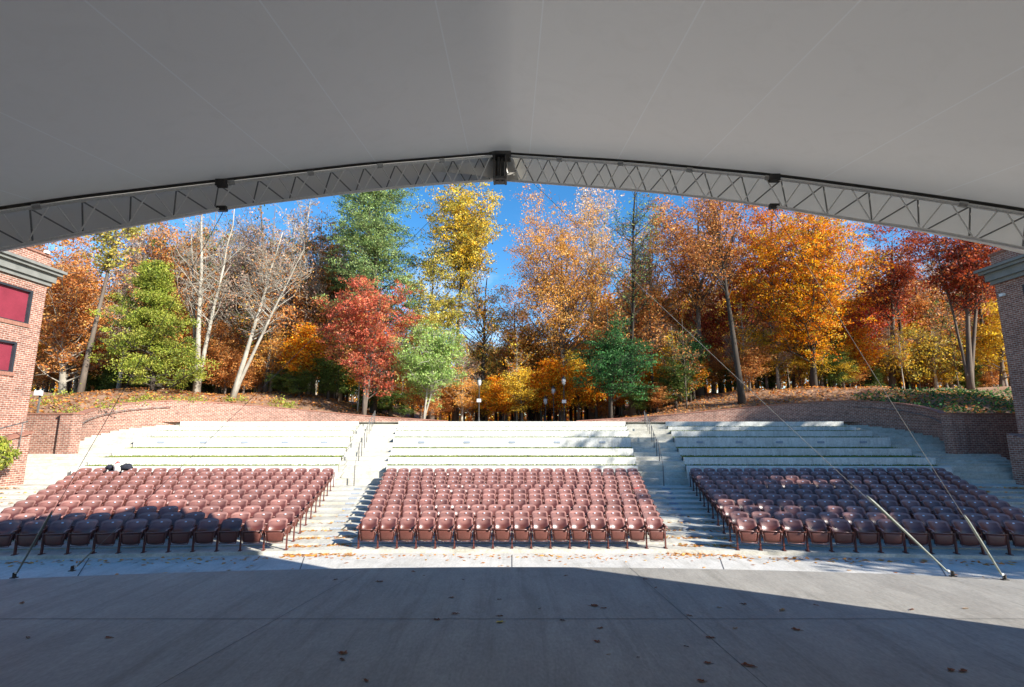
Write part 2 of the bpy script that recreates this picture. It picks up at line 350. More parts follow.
# terraces: concrete benches with grass behind
tierword = ['lowest', 'second', 'third', 'fourth', 'fifth', 'sixth', 'topmost']
gr = MB(); gblades = []
def secpath(which, v, grow=0):
    if which == 0: return lin(mirror(Cp(v), -1), Cp(v), 4)
    return orient(lin(Sp(v), Op(v, Lsec(v)+grow), 4), which)
for which, nm in ((-1, 'left'), (0, 'middle'), (1, 'right')):
    for k in range(7):
        v = TV[k]; vb = v+.5 if k < 6 else v+.55; z1 = TT[k]; z0 = TB[k]
        g = .35 if (k == 0) else 0
        a = secpath(which, v, g); b = secpath(which, vb, g)
        mb = MB(); off = 0
        for i in range(4):
            A, B, C_, D = a[i], a[i+1], b[i+1], b[i]
            za = [bowl(p[0], z1) for p in (A, B, C_, D)]; zb = [bowl(p[0], z0)-.2 for p in (A, B, C_, D)]
            mb.face([(*A, za[0]), (*B, za[1]), (*C_, za[2]), (*D, za[3])]); mb.wallquad(A, B, zb[0], za[0], zb[1], za[1]); mb.wallquad(C_, D, zb[2], za[2], zb[3], za[3])
        for (p, q) in ((b[0], a[0]), (a[-1], b[-1])): mb.wallquad(p, q, bowl(p[0], z0)-.2, bowl(p[0], z1), bowl(q[0], z0)-.2, bowl(q[0], z1))
        # board-marked joints and a slight nosing
        o = mb.build('terrace_bench', M['bench'])
        tag(o, '%s long white concrete bench of the %s seating terrace' % (tierword[k], nm), 'concrete bench', 'concrete terrace benches')
        if k == 3:
            for t in (.12, .31, .5, .69, .88):
                i = min(int(t*4), 3); f = t*4-i; p = Vector((*a[i], 0)).lerp(Vector((*a[i+1], 0)), f); d = (Vector((*a[i+1], 0))-Vector((*a[i], 0))).normalized()
                nrm = Vector((d.y, -d.x, 0)); zc = bowl(p.x, (z0+z1)/2+.02)
                pm = MB(); pm.obox(p+nrm*.012+Vector((0, 0, zc)), d*.17, nrm*.01, (0, 0, .055)); pm.build('row_plate', M['plaque'], o)
        if k < 6:                                  # grass tread to the next bench
            vn = TV[k+1]-.01; c = secpath(which, vb+.005, 0); e = secpath(which, vn, 0)
            for i in range(4):
                q = [c[i], c[i+1], e[i+1], e[i]]
                gr.face([(*p, bowl(p[0], z1)-.03) for p in q], q)
                for _ in range(int(900*(.8 if k else .4))):
                    s_, t_ = random.random(), random.random()
                    if random.random() < .5: t_ = 1-abs(random.gauss(0, .12))
                    t_ = min(max(t_, 0), 1)
                    x = (q[0][0]*(1-s_)+q[1][0]*s_)*(1-t_)+(q[3][0]*(1-s_)+q[2][0]*s_)*t_; y = (q[0][1]*(1-s_)+q[1][1]*s_)*(1-t_)+(q[3][1]*(1-s_)+q[2][1]*s_)*t_
                    gblades.append((x, y, bowl(x, z1)-.03))
        else:
            pass
gi = len(gr.f)
gr.mi = 0
for x, y, z in gblades:
    a = random.random()*6.28; h = random.uniform(.04, .1); wd = random.uniform(.02, .045)
    gr.face([(x-math.cos(a)*wd, y-math.sin(a)*wd, z), (x+math.cos(a)*wd, y+math.sin(a)*wd, z), (x+random.uniform(-.03, .03), y+random.uniform(-.03, .03), z+h)])
tag(gr.build('grass', M['turf']), 'short green grass growing on the treads between the concrete benches', 'grass', kind='stuff')

# upper walk behind the terraces
tw = MB()
zt = TT[-1]-.03
pa = [(-22.8, 32.0)]+[(-x, y) for x, y in (Op(20.9, 10.5), Sp(20.9))]+[(-Cp(20.9)[0], Cp(20.9)[1]), Cp(20.9), Sp(20.9), Op(20.9, 10.5), (22.8, 32.0)]
pb = [(-22.8, 34.3), (-21, 35.6), (-10.3, 37.6), (-7.8, 37.8), (7.8, 37.8), (10.3, 37.6), (21, 35.6), (22.8, 34.3)]
for i in range(7): tw.face([(*pa[i], bowl(pa[i][0], zt)), (*pa[i+1], bowl(pa[i+1][0], zt)), (*pb[i+1], bowl(pb[i+1][0], zt)), (*pb[i], bowl(pb[i][0], zt))])
tag(tw.build('upper_path', M['concrete']), kind='structure')

# pit floor and ground
pf = MB()
xs = np.linspace(-24, 24, 25)
for i in range(24):
    x0, x1 = xs[i], xs[i+1]
    pf.face([(x0, 2.0, bowl(x0, PIT)), (x1, 2.0, bowl(x1, PIT)), (x1, 15.2, bowl(x1, PIT)), (x0, 15.2, bowl(x0, PIT))])
pf.mi = 1
def jl(mb, p, q, zf, wd=.012):
    p, q = Vector((p[0], p[1], 0)), Vector((q[0], q[1], 0)); n_ = 6
    d = (q-p).normalized(); nn = Vector((-d.y, d.x, 0))*wd
    for i in range(n_):
        a = p.lerp(q, i/n_); b = p.lerp(q, (i+1)/n_)
        mb.face([(a.x-nn.x, a.y-nn.y, zf(a.x)), (b.x-nn.x, b.y-nn.y, zf(b.x)), (b.x+nn.x, b.y+nn.y, zf(b.x)), (a.x+nn.x, a.y+nn.y, zf(a.x))])
for px, dx in ((0, 0), (-5.3, -.6), (5.3, .6), (-10.6, -1.3), (10.6, 1.3)):
    jl(pf, (px*.72, 9.3), (px, 14.35-abs(px)*.04), lambda x: bowl(x, PIT)+.004)
tag(pf.build('pit_floor', [M['pit'], M['joint']]), kind='structure')
gd = MB(); gd.face([(-1500, -1500, -.6), (1500, -1500, -.6), (1500, 1500, -.6), (-1500, 1500, -.6)])
tag(gd.build('ground', M['earth']), kind='structure')

# ------------------------------------------------------------------ stage
SZ = EYE-2.3
sg = MB(); RA = 43.0; yc = 9.72-RA
arc = [(x, yc+math.sqrt(RA*RA-x*x)) for x in np.linspace(-13, 13, 41)]
for i in range(40):
    a, b = arc[i], arc[i+1]
    sg.face([(a[0], -8, SZ), (b[0], -8, SZ), (*b, SZ), (*a, SZ)]); sg.wallquad(b, a, PIT-.3, SZ)
for p in (arc[0], arc[-1]): sg.wallquad((p[0], -8), p, PIT-.3, SZ)
sg.mi = 1
zf = lambda x: SZ+.003
jy = onz(512, 619, SZ)[1]
jl(sg, (-13, jy), (13, jy), zf, .006)
for (a, b) in (((160, 685), (360, 572)), ((764.5, 685), (629.5, 567.5))):
    A, B = onz(*a, SZ), onz(*b, SZ); d = B-A; jl(sg, A-d*.5, A+d*1.0, zf, .004)
jl(sg, (-7.3, 0.2), (-7.9, 8.9), zf, .004); jl(sg, (8.0, 0.2), (8.6, 8.7), zf, .004)
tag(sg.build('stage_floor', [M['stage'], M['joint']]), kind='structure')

# unseen block added behind the platform to close the stage against the sun
hb = MB(); hb.box(-13, 12.5, -20, -4.2, -.6, 7.0)
ho = hb.build('rear_shade_block', M['brick']); tag(ho, 'unseen brick block added behind the covered stage to keep it shaded', 'building')
rb = MB(); rb.box(-13.3, 12.8, -20.3, -4.21, 7.003, 7.3); rb.build('roof', M['cornice'], ho)

# ------------------------------------------------------------------ canopy and trusses
KC = 9.57
def ycurve(u, w_): return KC/(1+.2*w_+.6*abs(u))
botpx = [(-60, 262), (0, 248), (100, 230), (220, 209), (320, 196), (410, 185.5), (500, 180), (612, 188), (722, 199), (774, 206.5), (832, 216), (957, 235), (1024, 248.5), (1084, 262)]
def interp(pts, x):
    for (a, b), (c, d) in zip(pts, pts[1:]):
        if a <= x <= c: return b+(d-b)*(x-a)/(c-a)
    return pts[0][1] if x < pts[0][0] else pts[-1][1]
toppx = [(-60, 223), (0, 211), (110, 197), (220, 184), (360, 167.5), (500, 155.5), (640, 165), (774, 178.5), (900, 195), (1024, 214), (1084, 226)]
def tpair(px):
    yb, yt = interp(botpx, px), interp(toppx, px)
    u, w_ = slope(px, yb); Y = ycurve(u, w_); B = at(px, yb, Y); u2, w2 = slope(px, yt)
    T = at(px, yt, Y-.02); return B, T
halfs = {}
for s in (-1, 1):
    pxs = [500+s*t for t in (8, 60, 130, 200, 278, 350, 430, 524, 580)]
    pr = [tpair(p) for p in pxs]
    # on down to the stage
    B, T = pr[-1]
    for (X, Zr) in ((7.5, 1.3), (8.7, .2), (9.5, -1.0), (9.9, -2.29)):
        Y = 9.57-.2*Zr-.6*X
        pr.append((Vector((s*X, Y, EYE+Zr)), Vector((s*(X+.12), Y, EYE+Zr+.45 if Zr > -2 else EYE+Zr+.05))))
    halfs[s] = pr
def smooth_path(P, n):
    # Catmull-Rom resample
    out = []
    for i in range(len(P)-1):
        p0 = P[max(i-1, 0)]; p1 = P[i]; p2 = P[i+1]; p3 = P[min(i+2, len(P)-1)]
        for j in range(n):
            t = j/n; out.append(.5*((2*p1)+(p2-p0)*t+(2*p0-5*p1+4*p2-p3)*t*t+(3*p1-p0-3*p2+p3)*t**3))
    out.append(P[-1]); return out
def resample(P, step):
    L_ = [0]
    for a, b in zip(P, P[1:]): L_.append(L_[-1]+(b-a).length)
    n = max(2, int(L_[-1]/step)); out = []
    j = 0
    for k in range(n+1):
        d = L_[-1]*k/n
        while j < len(L_)-2 and L_[j+1] < d: j += 1
        t = (d-L_[j])/max(L_[j+1]-L_[j], 1e-9); out.append(P[j].lerp(P[j+1], min(t, 1)))
    return out
OUTW = Vector((0, .44, .23))
EDGE = {}
for s, nm in ((-1, 'left'), (1, 'right')):
    Bs = smooth_path([b for b, t in halfs[s]], 5); Ts = smooth_path([t for b, t in halfs[s]], 5)
    EDGE[s] = (Bs, Ts)
    e = empty('arch_truss', Bs[0]); tag(e, 'curved light grey steel truss under the %s half of the canopy edge' % nm, 'truss', 'steel trusses of the canopy')
    org = Vector(Bs[0])
    def sub(P): return [p-org for p in P]
    c = MB(); c.tube(sub(Ts), .024, 8); c.build('top_chord', M['trusspaint'], e, True)
    c = MB(); c.tube(sub([t+Vector((0, .04, .075)) for t in Ts]), .02, 6); c.build('edge_pipe', M['darksteel'], e, True)
    c = MB(); c.tube(sub(Bs), .021, 8); c.build('bottom_chord', M['trusspaint'], e, True)
    c = MB(); c.tube(sub([b+OUTW for b in Bs]), .02, 8); c.build('outer_chord', M['trusspaint'], e, True)
    n = 26
    Lb = resample(Bs, 100/1); 
    CL = [0]
    for a, b in zip(Bs, Bs[1:]): CL.append(CL[-1]+(b-a).length)
    def frac(P, f):
        d = CL[-1]*f
        for i in range(len(P)-1):
            if CL[i+1] >= d-1e-9: return P[i].lerp(P[i+1], (d-CL[i])/max(CL[i+1]-CL[i], 1e-9))
        return P[-1]
    for i in range(n):
        f0, f1, f2 = i/n, (i+.5)/n, (i+1)/n
        t0, b1, t2 = frac(Ts, f0+.0025), frac(Bs, f1), frac(Ts, f2-.0025)
        m = MB(); m.tube(sub([t0, b1]), .0092, 5); m.build('diagonal', M['trusspaint'], e)
        m = MB(); m.tube(sub([b1, t2]), .0092, 5); m.build('diagonal', M['trusspaint'], e)
        m = MB(); m.tube(sub([frac(Ts, f1)+Vector((0, .05, .02)), frac(Bs, f0+.004)+OUTW*.92]), .01, 5); m.tube(sub([frac(Ts, f1)+Vector((0, .05, .02)), frac(Bs, min(f2, .998))+OUTW*.92]), .01, 5); m.build('rear_diagonal', M['reargrey'], e)
    # couplers
    for k, f in enumerate((.07, .15, .23, .31, .47, .56)):
        p = frac(Ts, f)-org; q = frac(Ts, f+.006)-org
        m = MB(); m.tube([p, q], .038, 8); m.build('coupler', M['steel'], e)
    jp = 222 if s < 0 else 774
    B, T = tpair(jp)
    for P, r in ((T+Vector((0, -.01, .0)), .046), (B, .032)):
        m = MB(); m.obox(P-org, (.065, 0, 0), (0, r, 0), (0, 0, r)); m.build('clamp', M['darksteel'], e)
    # fabric valance closing the outside of the truss
    v = MB(); A = [t+Vector((0, .1, .135)) for t in Ts]; Bq = [b+OUTW+Vector((0, .02, -.008)) for b in Bs]
    for i in range(len(A)-1): v.face([Bq[i]-org, Bq[i+1]-org, A[i+1]-org, A[i]-org])
    dn = Vector((0, .03, .012))
    for i in range(len(A)-1): v.face([Bs[i]+dn-org, Bs[i+1]+dn-org, Bq[i+1]-org, Bq[i]-org])
    v.build('valance', M['valance'], e, True)
# apex bracket
B, T = tpair(500)
br = MB(); hh = (T-B).length/2
br.obox(B+Vector((0, .08, .035)), (.12, 0, 0), (0, .12, 0), (0, 0, .02)); br.obox(T+Vector((0, .08, .03)), (.19, 0, 0), (0, .14, 0), (0, 0, .028))
for sx_ in (-1, 1): br.obox((B+T)/2+Vector((sx_*.1, .08, .0)), (.016, 0, 0), (0, .12, 0), (0, 0, hh))
br.tube([B+Vector((-.04, .07, 0)), T+Vector((-.03, .07, 0))], .034, 8); br.tube([B+Vector((.045, .07, 0)), T+Vector((.035, .07, 0))], .03, 8)
cv = MB(); cv.face([B+OUTW+Vector((-.45, -.0, -.03)), B+OUTW+Vector((.45, 0, -.03)), T+Vector((.45, .16, .14)), T+Vector((-.45, .16, .14))])
CVAL = cv.build('valance', M['valance'])
tag(br.build('apex_bracket', M['bracketgrey']), 'dark steel bracket joining the two trusses at the middle of the arch', 'bracket')
# membrane
EN = MB(); row = [p for p in EDGE[-1][1][::-1]]+[p for p in EDGE[1][1]]
row = [p+Vector((0, .09, .11)) for p in row]
SEAMX = [.36+1.22*k+(.12 if k % 2 else -.05) for k in range(-5, 6)]; newrow = [row[0]]; SEAMI = set()
for a, b in zip(row, row[1:]):
    for X in SEAMX:
        if a.x < X-.01 and X+.01 < b.x:
            f = (X-.007-a.x)/(b.x-a.x); g_ = (X+.007-a.x)/(b.x-a.x); newrow.append(a.lerp(b, f)); SEAMI.add(len(newrow)-1); newrow.append(a.lerp(b, g_))
    newrow.append(b)
row = newrow
def roofpt(p, k):
    y = -4.15+(p.y+4.15)*k; z = p.z-.12*(p.y-y); 
    sag = -.10*math.sin(math.pi*min(k, 1))**1
    return (p.x*(1+.05*(1-k)), y, z+sag*(1 if abs(p.x) < 8.5 else 0))
KS = [1, .97, .93, .88, .8, .7, .6, .5, .4, .3, .2, .1, 0]
base = len(EN.v)
for p in row:
    for k in KS: EN.v.append(roofpt(p, k))
nk = len(KS)
for i in range(len(row)-1):
    for j in range(nk-1):
        EN.f.append((i*nk+j, (i+1)*nk+j, (i+1)*nk+j+1, i*nk+j+1)); EN.m.append(1 if i in SEAMI else 0); EN.uv.append([(0, 0)]*4)
can = empty('stage_canopy', (0, 0, SZ)); tag(can, 'huge taut grey white fabric canopy arching over the stage', 'canopy')
CVAL.parent = can; CVAL.location = (0, 0, -SZ)
mo = EN.build('membrane', [M['membrane'], M['seam']], can, True); mo.location = (0, 0, -SZ)
fin = MB(); low = [p for p in row if p.x <= .05];  # unseen fin added above the left roof edge to shade the left chairs
def fin_top(p):
    t = min(max(-p.x/3.75, 0), 2.9); return Vector((p.x*1.02, max(8.72-1.26*t, p.y+.1), 7.5-.33*t))
for a, b in zip(low, low[1:]): fin.face([a+Vector((0, .12, .01)), b+Vector((0, .12, .01)), fin_top(b), fin_top(a)])
ao = fin.build('shadow_fin', M['valance'], can); ao.location = (0, 0, -SZ)
# closing wall at the back of the stage, under the membrane
# ------------------------------------------------------------------ guy cables
def cable(top, foot, label, sl, thick):
    e = empty('guy_cable', foot); tag(e, label, 'cable', 'guy cables of the canopy')
    v = Vector(top)-Vector(foot); d = v.normalized()
    sag = [v*t-Vector((0, 0, .18*4*t*(1-t)*.4)) for t in np.linspace(0, 1, 15)]
    m = MB(); m.tube(sag, .004, 5); m.build('wire', M['rail'], e, True)
    m = MB(); m.tube([sag[0]+d*.12, sag[0]+d*.2, d*sl*.6, d*sl*.92, d*sl], [.012, .014, thick*.62, thick*.62, .008], 8); m.build('sleeve', M['sleeve'], e, True)
    m = MB(); m.box(-.045, .045, -.035, .035, 0, .012); m.box(-.009, .009, -.03, .03, .012, .085); m.tube([(-.022, 0, .06), (.022, 0, .06)], .011, 8); m.build('anchor_plate', M['darksteel'], e)
    m = MB(); m.obox(d*.1+Vector((0, 0, .02)), (.018, 0, 0), (0, .018, 0), (0, 0, .014)); m.build('clamp', M['white'], e)
    return e
apx = tpair(466)[0]+Vector((0, .15, .06)); apx2 = tpair(534)[0]+Vector((0, .15, .06))
cable(apx, onz(72, 571, SZ), 'thin guy cable from the arch middle to the black stage anchor at left', .5, .018)
cable(tpair(222)[0]+Vector((0, .05, 0)), onz(14, 578, SZ), 'guy cable at far left with a pale flat sleeve before the shaded chairs', 1.5, .03)
cable(apx2, onz(953, 576.5, SZ), 'guy cable with long pale sleeve crossing the right block of chairs', 1.85, .036)
cable(tpair(774)[0]+Vector((0, .05, 0)), onz(1005, 580, SZ), 'guy cable at far right with a dark green sleeve', 1.4, .032)

# ------------------------------------------------------------------ chairs
def shell(mb, front, th):
    """front: grid of points; th: offset vector function -> closed shell"""
    nu, nv = len(front), len(front[0]); b = len(mb.v)
    for g in (0, 1):
        for i in range(nu):
            for j in range(nv):
                p = Vector(front[i][j]); mb.v.append(tuple(p+(th if g else Vector((0, 0, 0)))))
    idx = lambda g, i, j: b+g*nu*nv+i*nv+j
    def add(q): mb.f.append(q); mb.m.append(mb.mi); mb.uv.append([(0, 0)]*4)
    for i in range(nu-1):
        for j in range(nv-1):
            add((idx(0, i, j), idx(0, i+1, j), idx(0, i+1, j+1), idx(0, i, j+1))); add((idx(1, i, j), idx(1, i, j+1), idx(1, i+1, j+1), idx(1, i+1, j)))
    for i in range(nu-1):
        add((idx(0, i, 0), idx(1, i, 0), idx(1, i+1, 0), idx(0, i+1, 0))); add((idx(0, i, nv-1), idx(0, i+1, nv-1), idx(1, i+1, nv-1), idx(1, i, nv-1)))
    for j in range(nv-1):
        add((idx(0, 0, j), idx(0, 0, j+1), idx(1, 0, j+1), idx(1, 0, j))); add((idx(0, nu-1, j), idx(1, nu-1, j), idx(1, nu-1, j+1), idx(0, nu-1, j+1)))
def backrest_mb():
    m = MB(); G = []
    for i in range(9):
        u = -1+i/4; colm = []
        for j in range(8):
            t = j/7; z = .34+.44*t
            wd = .245*(1-.06*(1-t))
            if t > .8: wd *= 1-.09*((t-.8)/.2)**2
            zz = z-(.03*abs(u)**4*t)
            y = .02+.06*t+.34*max(t-.42, 0)**1.25-.125*u*u*(.5+.5*t)
            colm.append((u*wd, y, zz))
        G.append(colm)
    shell(m, G, Vector((0, .028, -.012)))
    # shallow ribs behind the sitter
    return m
def seat_mb():
    m = MB(); G = []
    for i in range(7):
        u = -1+i/3; colm = []
        for j in range(6):
            t = j/5; z = .2+.28*t; wd = .185+.045*t
            y = -.105-.012*t-.03*(1-u*u)*math.sin(math.pi*t)*.6+(.035 if j == 0 else 0)
            colm.append((u*wd, y, z+(.02*u*u if j == 0 else 0)))
        G.append(colm)
    shell(m, G, Vector((0, .055, .01)))
    return m
def rim_mb():
    m = MB(); P = [(-.235, -.13, .49), (-.19, -.12, .2), (.19, -.12, .2), (.235, -.13, .49)]
    for a, b in zip(P, P[1:]): m.tube([a, b], .0092, 5)
    m.tube([(-.24, -.128, .492), (.24, -.128, .492)], .016, 6); return m
def leg_mb(s):
    m = MB(); x = s*.272
    m.prism([(x-.016, -.05), (x+.016, -.05), (x+.016, .015), (x-.016, .015)], .0, .44)
    m.obox((x, .03, .52), (.012, 0, 0), (0, .06, 0), (0, 0, .1)); m.box(x-.035, x+.035, -.1, .08, 0, .014)
    m.tube([(x-.02, -.075, .014), (x-.02, -.075, .03)], .009, 5); m.tube([(x-.02, .05, .014), (x-.02, .05, .03)], .009, 5)
    return m
def arm_mb(s):
    m = MB(); x = s*.272; P = [(x, .08, .575), (x, -.05, .585), (x, -.2, .57), (x, -.235, .54)]
    for a, b in zip(P, P[1:]):
        a, b = Vector(a), Vector(b); d = (b-a); m.obox((a+b)/2, (.022, 0, 0), d*.53, Vector((0, -d.z, d.y)).normalized()*-.012)
    m.tube([(x, -.03, .44), (x, -.05, .575)], .012, 5)
    return m
def plate_mb():
    m = MB(); m.obox((0, .138, .715), (.022, 0, 0), (0, .002, -.001), Vector((0, .007, .012))); return m
def make_chair(two):
    e = empty('folding_chair')
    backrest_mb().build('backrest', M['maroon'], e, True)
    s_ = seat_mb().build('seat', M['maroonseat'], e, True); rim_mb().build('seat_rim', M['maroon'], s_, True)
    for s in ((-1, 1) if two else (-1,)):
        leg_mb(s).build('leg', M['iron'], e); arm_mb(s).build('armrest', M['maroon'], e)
    plate_mb().build('number_plate', M['plate'], e)
    return e
protoA = make_chair(False); protoB = make_chair(True)
used = {id(protoA): False, id(protoB): False}
spots = []
for i, v in enumerate(ROWV):
    n = 16+int(round(.5*i)); W = 2*Cp(v)[0]
    for k in range(n):
        x = -W/2+W*(k+.5)/n; spots.append((x, Y0+v, 0, i, 'middle', k, n, W/n/.55, k == n-1))
    for s in (-1, 1):
        Ls = Lsec(v); n2 = 13+int(round(.48*i)); 
        for k in range(n2):
            l = Ls*(k+.5)/n2; p = Op(v, l)
            last = (k == n2-1) if s > 0 else (k == 0)
            spots.append((p[0]*s, p[1], -s*AL, i, 'left' if s < 0 else 'right', k, n2, Ls/n2/.55, last))
def inview(x, y):
    return abs(x)/(y*ct+2.4*st) < .985
vis = [q for q in spots if inview(q[0], q[1])]
vis.sort(key=lambda q: q[1]*ct)
chosen = set(id(q) for q in vis[:300])
stuffV, stuffF, stuffM = [], [], []
def proto_arrays(root):
    V, F, Mi = [], [], []; mats = []
    def rec(o):
        for ch in o.children:
            me = ch.data; b = len(V)
            V.extend([tuple(v.co) for v in me.vertices])
            mt = me.materials[0]
            if mt not in mats: mats.append(mt)
            for p in me.polygons: F.append(tuple(b+q for q in p.vertices)); Mi.append(mats.index(mt))
            rec(ch)
    rec(root); return np.array(V), F, Mi, mats
PA, PB_ = proto_arrays(protoA), proto_arrays(protoB)
OV, OF, OM = [], [], []
rr0 = random.Random(77)
def place(q, o):
    x, y, rz, i, blk, k, n, sc, last = q
    o.location = (x, y, bowl(x, ROWZ[i])+.001); o.rotation_euler = (0, 0, rz+rr0.uniform(-.03, .03)); o.scale = (sc, 1, 1)
    if blk == 'middle': lab = 'maroon folding chair in %s row of middle block, %s from the left' % (ORD[i], nth(k))
    else: lab = 'maroon folding chair in %s row of %s block, %s from the aisle' % (ORD[i], blk, nth(k))
    tag(o, lab, 'chair', 'maroon folding chairs of the amphitheatre')
for q in spots:
    if id(q) in chosen:
        p = protoB if q[8] else protoA
        o = p if not used[id(p)] else copy_tree(p)
        used[id(p)] = True
        place(q, o)
    else:
        V, F, Mi, mats = PB_ if q[8] else PA
        x, y, rz, i, blk, k, n, sc, last = q
        c, s = math.cos(rz), math.sin(rz); X = V[:, 0]*sc
        W_ = np.stack([X*c-V[:, 1]*s+x, X*s+V[:, 1]*c+y, V[:, 2]+bowl(x, ROWZ[i])+.001], 1)
        b = len(OV) and sum(len(a) for a in OV) or 0
        OV.append(W_); OF.extend([tuple(b+t for t in f) for f in F]); OM.extend(Mi)
me = bpy.data.meshes.new('folding_chairs'); me.from_pydata(np.concatenate(OV).tolist(), [], OF); me.update()
for m_ in PA[3]: me.materials.append(m_)
me.polygons.foreach_set('material_index', OM); me.polygons.foreach_set('use_smooth', [m_ < 3 for m_ in OM])
so = bpy.data.objects.new('folding_chairs', me); COL.objects.link(so)
tag(so, 'further rows of maroon folding chairs at the back and outer ends of the blocks', 'chairs', kind='stuff')
def blob(name, mat, c, r, seed, parent=None, sq=.6):
    rg = np.random.default_rng(seed); m = MB(); nu, nv = 12, 8; P = []
    ph = rg.uniform(0, 6, 6)
    for j in range(nv+1):
        th = math.pi*j/nv
        for i in range(nu):
            f = 2*math.pi*i/nu
            k = 1+.22*math.sin(3*f+ph[0]+2*th)+.15*math.sin(5*th+ph[1]+f)
            P.append((c[0]+r[0]*k*math.sin(th)*math.cos(f), c[1]+r[1]*k*math.sin(th)*math.sin(f), c[2]+r[2]*k*math.cos(th)))
    m.v = P
    for j in range(nv):
        for i in range(nu):
            m.f.append((j*nu+i, (j+1)*nu+i, (j+1)*nu+(i+1) % nu, j*nu+(i+1) % nu)); m.m.append(0); m.uv.append([(0, 0)]*4)
    return m.build(name, mat, parent, True)
zc = bowl(-15.5, ROWZ[-1])+.8
def hangs(px, py, Y): return at(px, py, Y)
YB = 21.9
tag(blob('dark_jacket', M['cloth'], hangs(110, 467.5, YB), (.15, .12, .1), 3), 'small dark jacket heaped left of the white cloth on the last left row', 'jacket')
tag(blob('dark_bag', M['cloth'], hangs(126, 467, YB), (.24, .14, .12), 5), 'dark bag lying right of the white cloth on the last left row', 'bag')
wj = blob('white_cloth', M['clothwhite'], hangs(117.5, 468, YB-.1), (.15, .12, .17), 8); tag(wj, 'crumpled white cloth between two dark heaps on the last left row', 'cloth')
rj = blob('knit_hat', M['clothred'], hangs(117.8, 463.4, YB), (.08, .08, .07), 9); tag(rj, 'small reddish knit hat on top of the white cloth on the left block', 'hat')
tag(blob('red_cloth', M['clothred'], hangs(637, 489.2, Y0+5.6), (.13, .06, .05), 12), 'tiny red cloth on a middle block chair near the right aisle', 'cloth')

# ------------------------------------------------------------------ handrails on the upper aisles
for s, nm in ((-1, 'left'), (1, 'right')):
    pts = []
    def rp(v):
        c, d = Cp(v), Sp(v); t = .62 if s < 0 else .5
        return ((c[0]+(d[0]-c[0])*t)*s, c[1]+(d[1]-c[1])*t)
    def rz_(v):
        for k in range(6, -1, -1):
            if v >= TV[k]:
                v1 = TV[k+1] if k < 6 else 22.2
                return TB[k]+(TT[k]-TB[k])*min((v-TV[k])/(v1-TV[k])+.3, 1)
        return TB[0]
    vlist = [9.6, 11.2, 12.6, 14.0, 15.4, 16.8, 18.2, 19.6, 21.0]
    p0 = rp(vlist[0]); e = empty('handrail', (*p0, bowl(p0[0], ROWZ[-1])))
    tag(e, 'dark steel handrail climbing the upper stairs of the %s aisle' % nm, 'handrail', 'handrails of the aisles')
    org = Vector(e.location); tp = []
    for v in vlist:
        p = rp(v); z = bowl(p[0], rz_(v)); h = .86
        m = MB(); m.tube([Vector((*p, z-.1))-org, Vector((*p, z+h))-org], .024, 8); m.build('post', M['rail'], e, True)
        tp.append(Vector((*p, z+h))-org)
    m = MB(); m.tube(tp, .012, 6); m.build('rail', M['rail'], e, True)

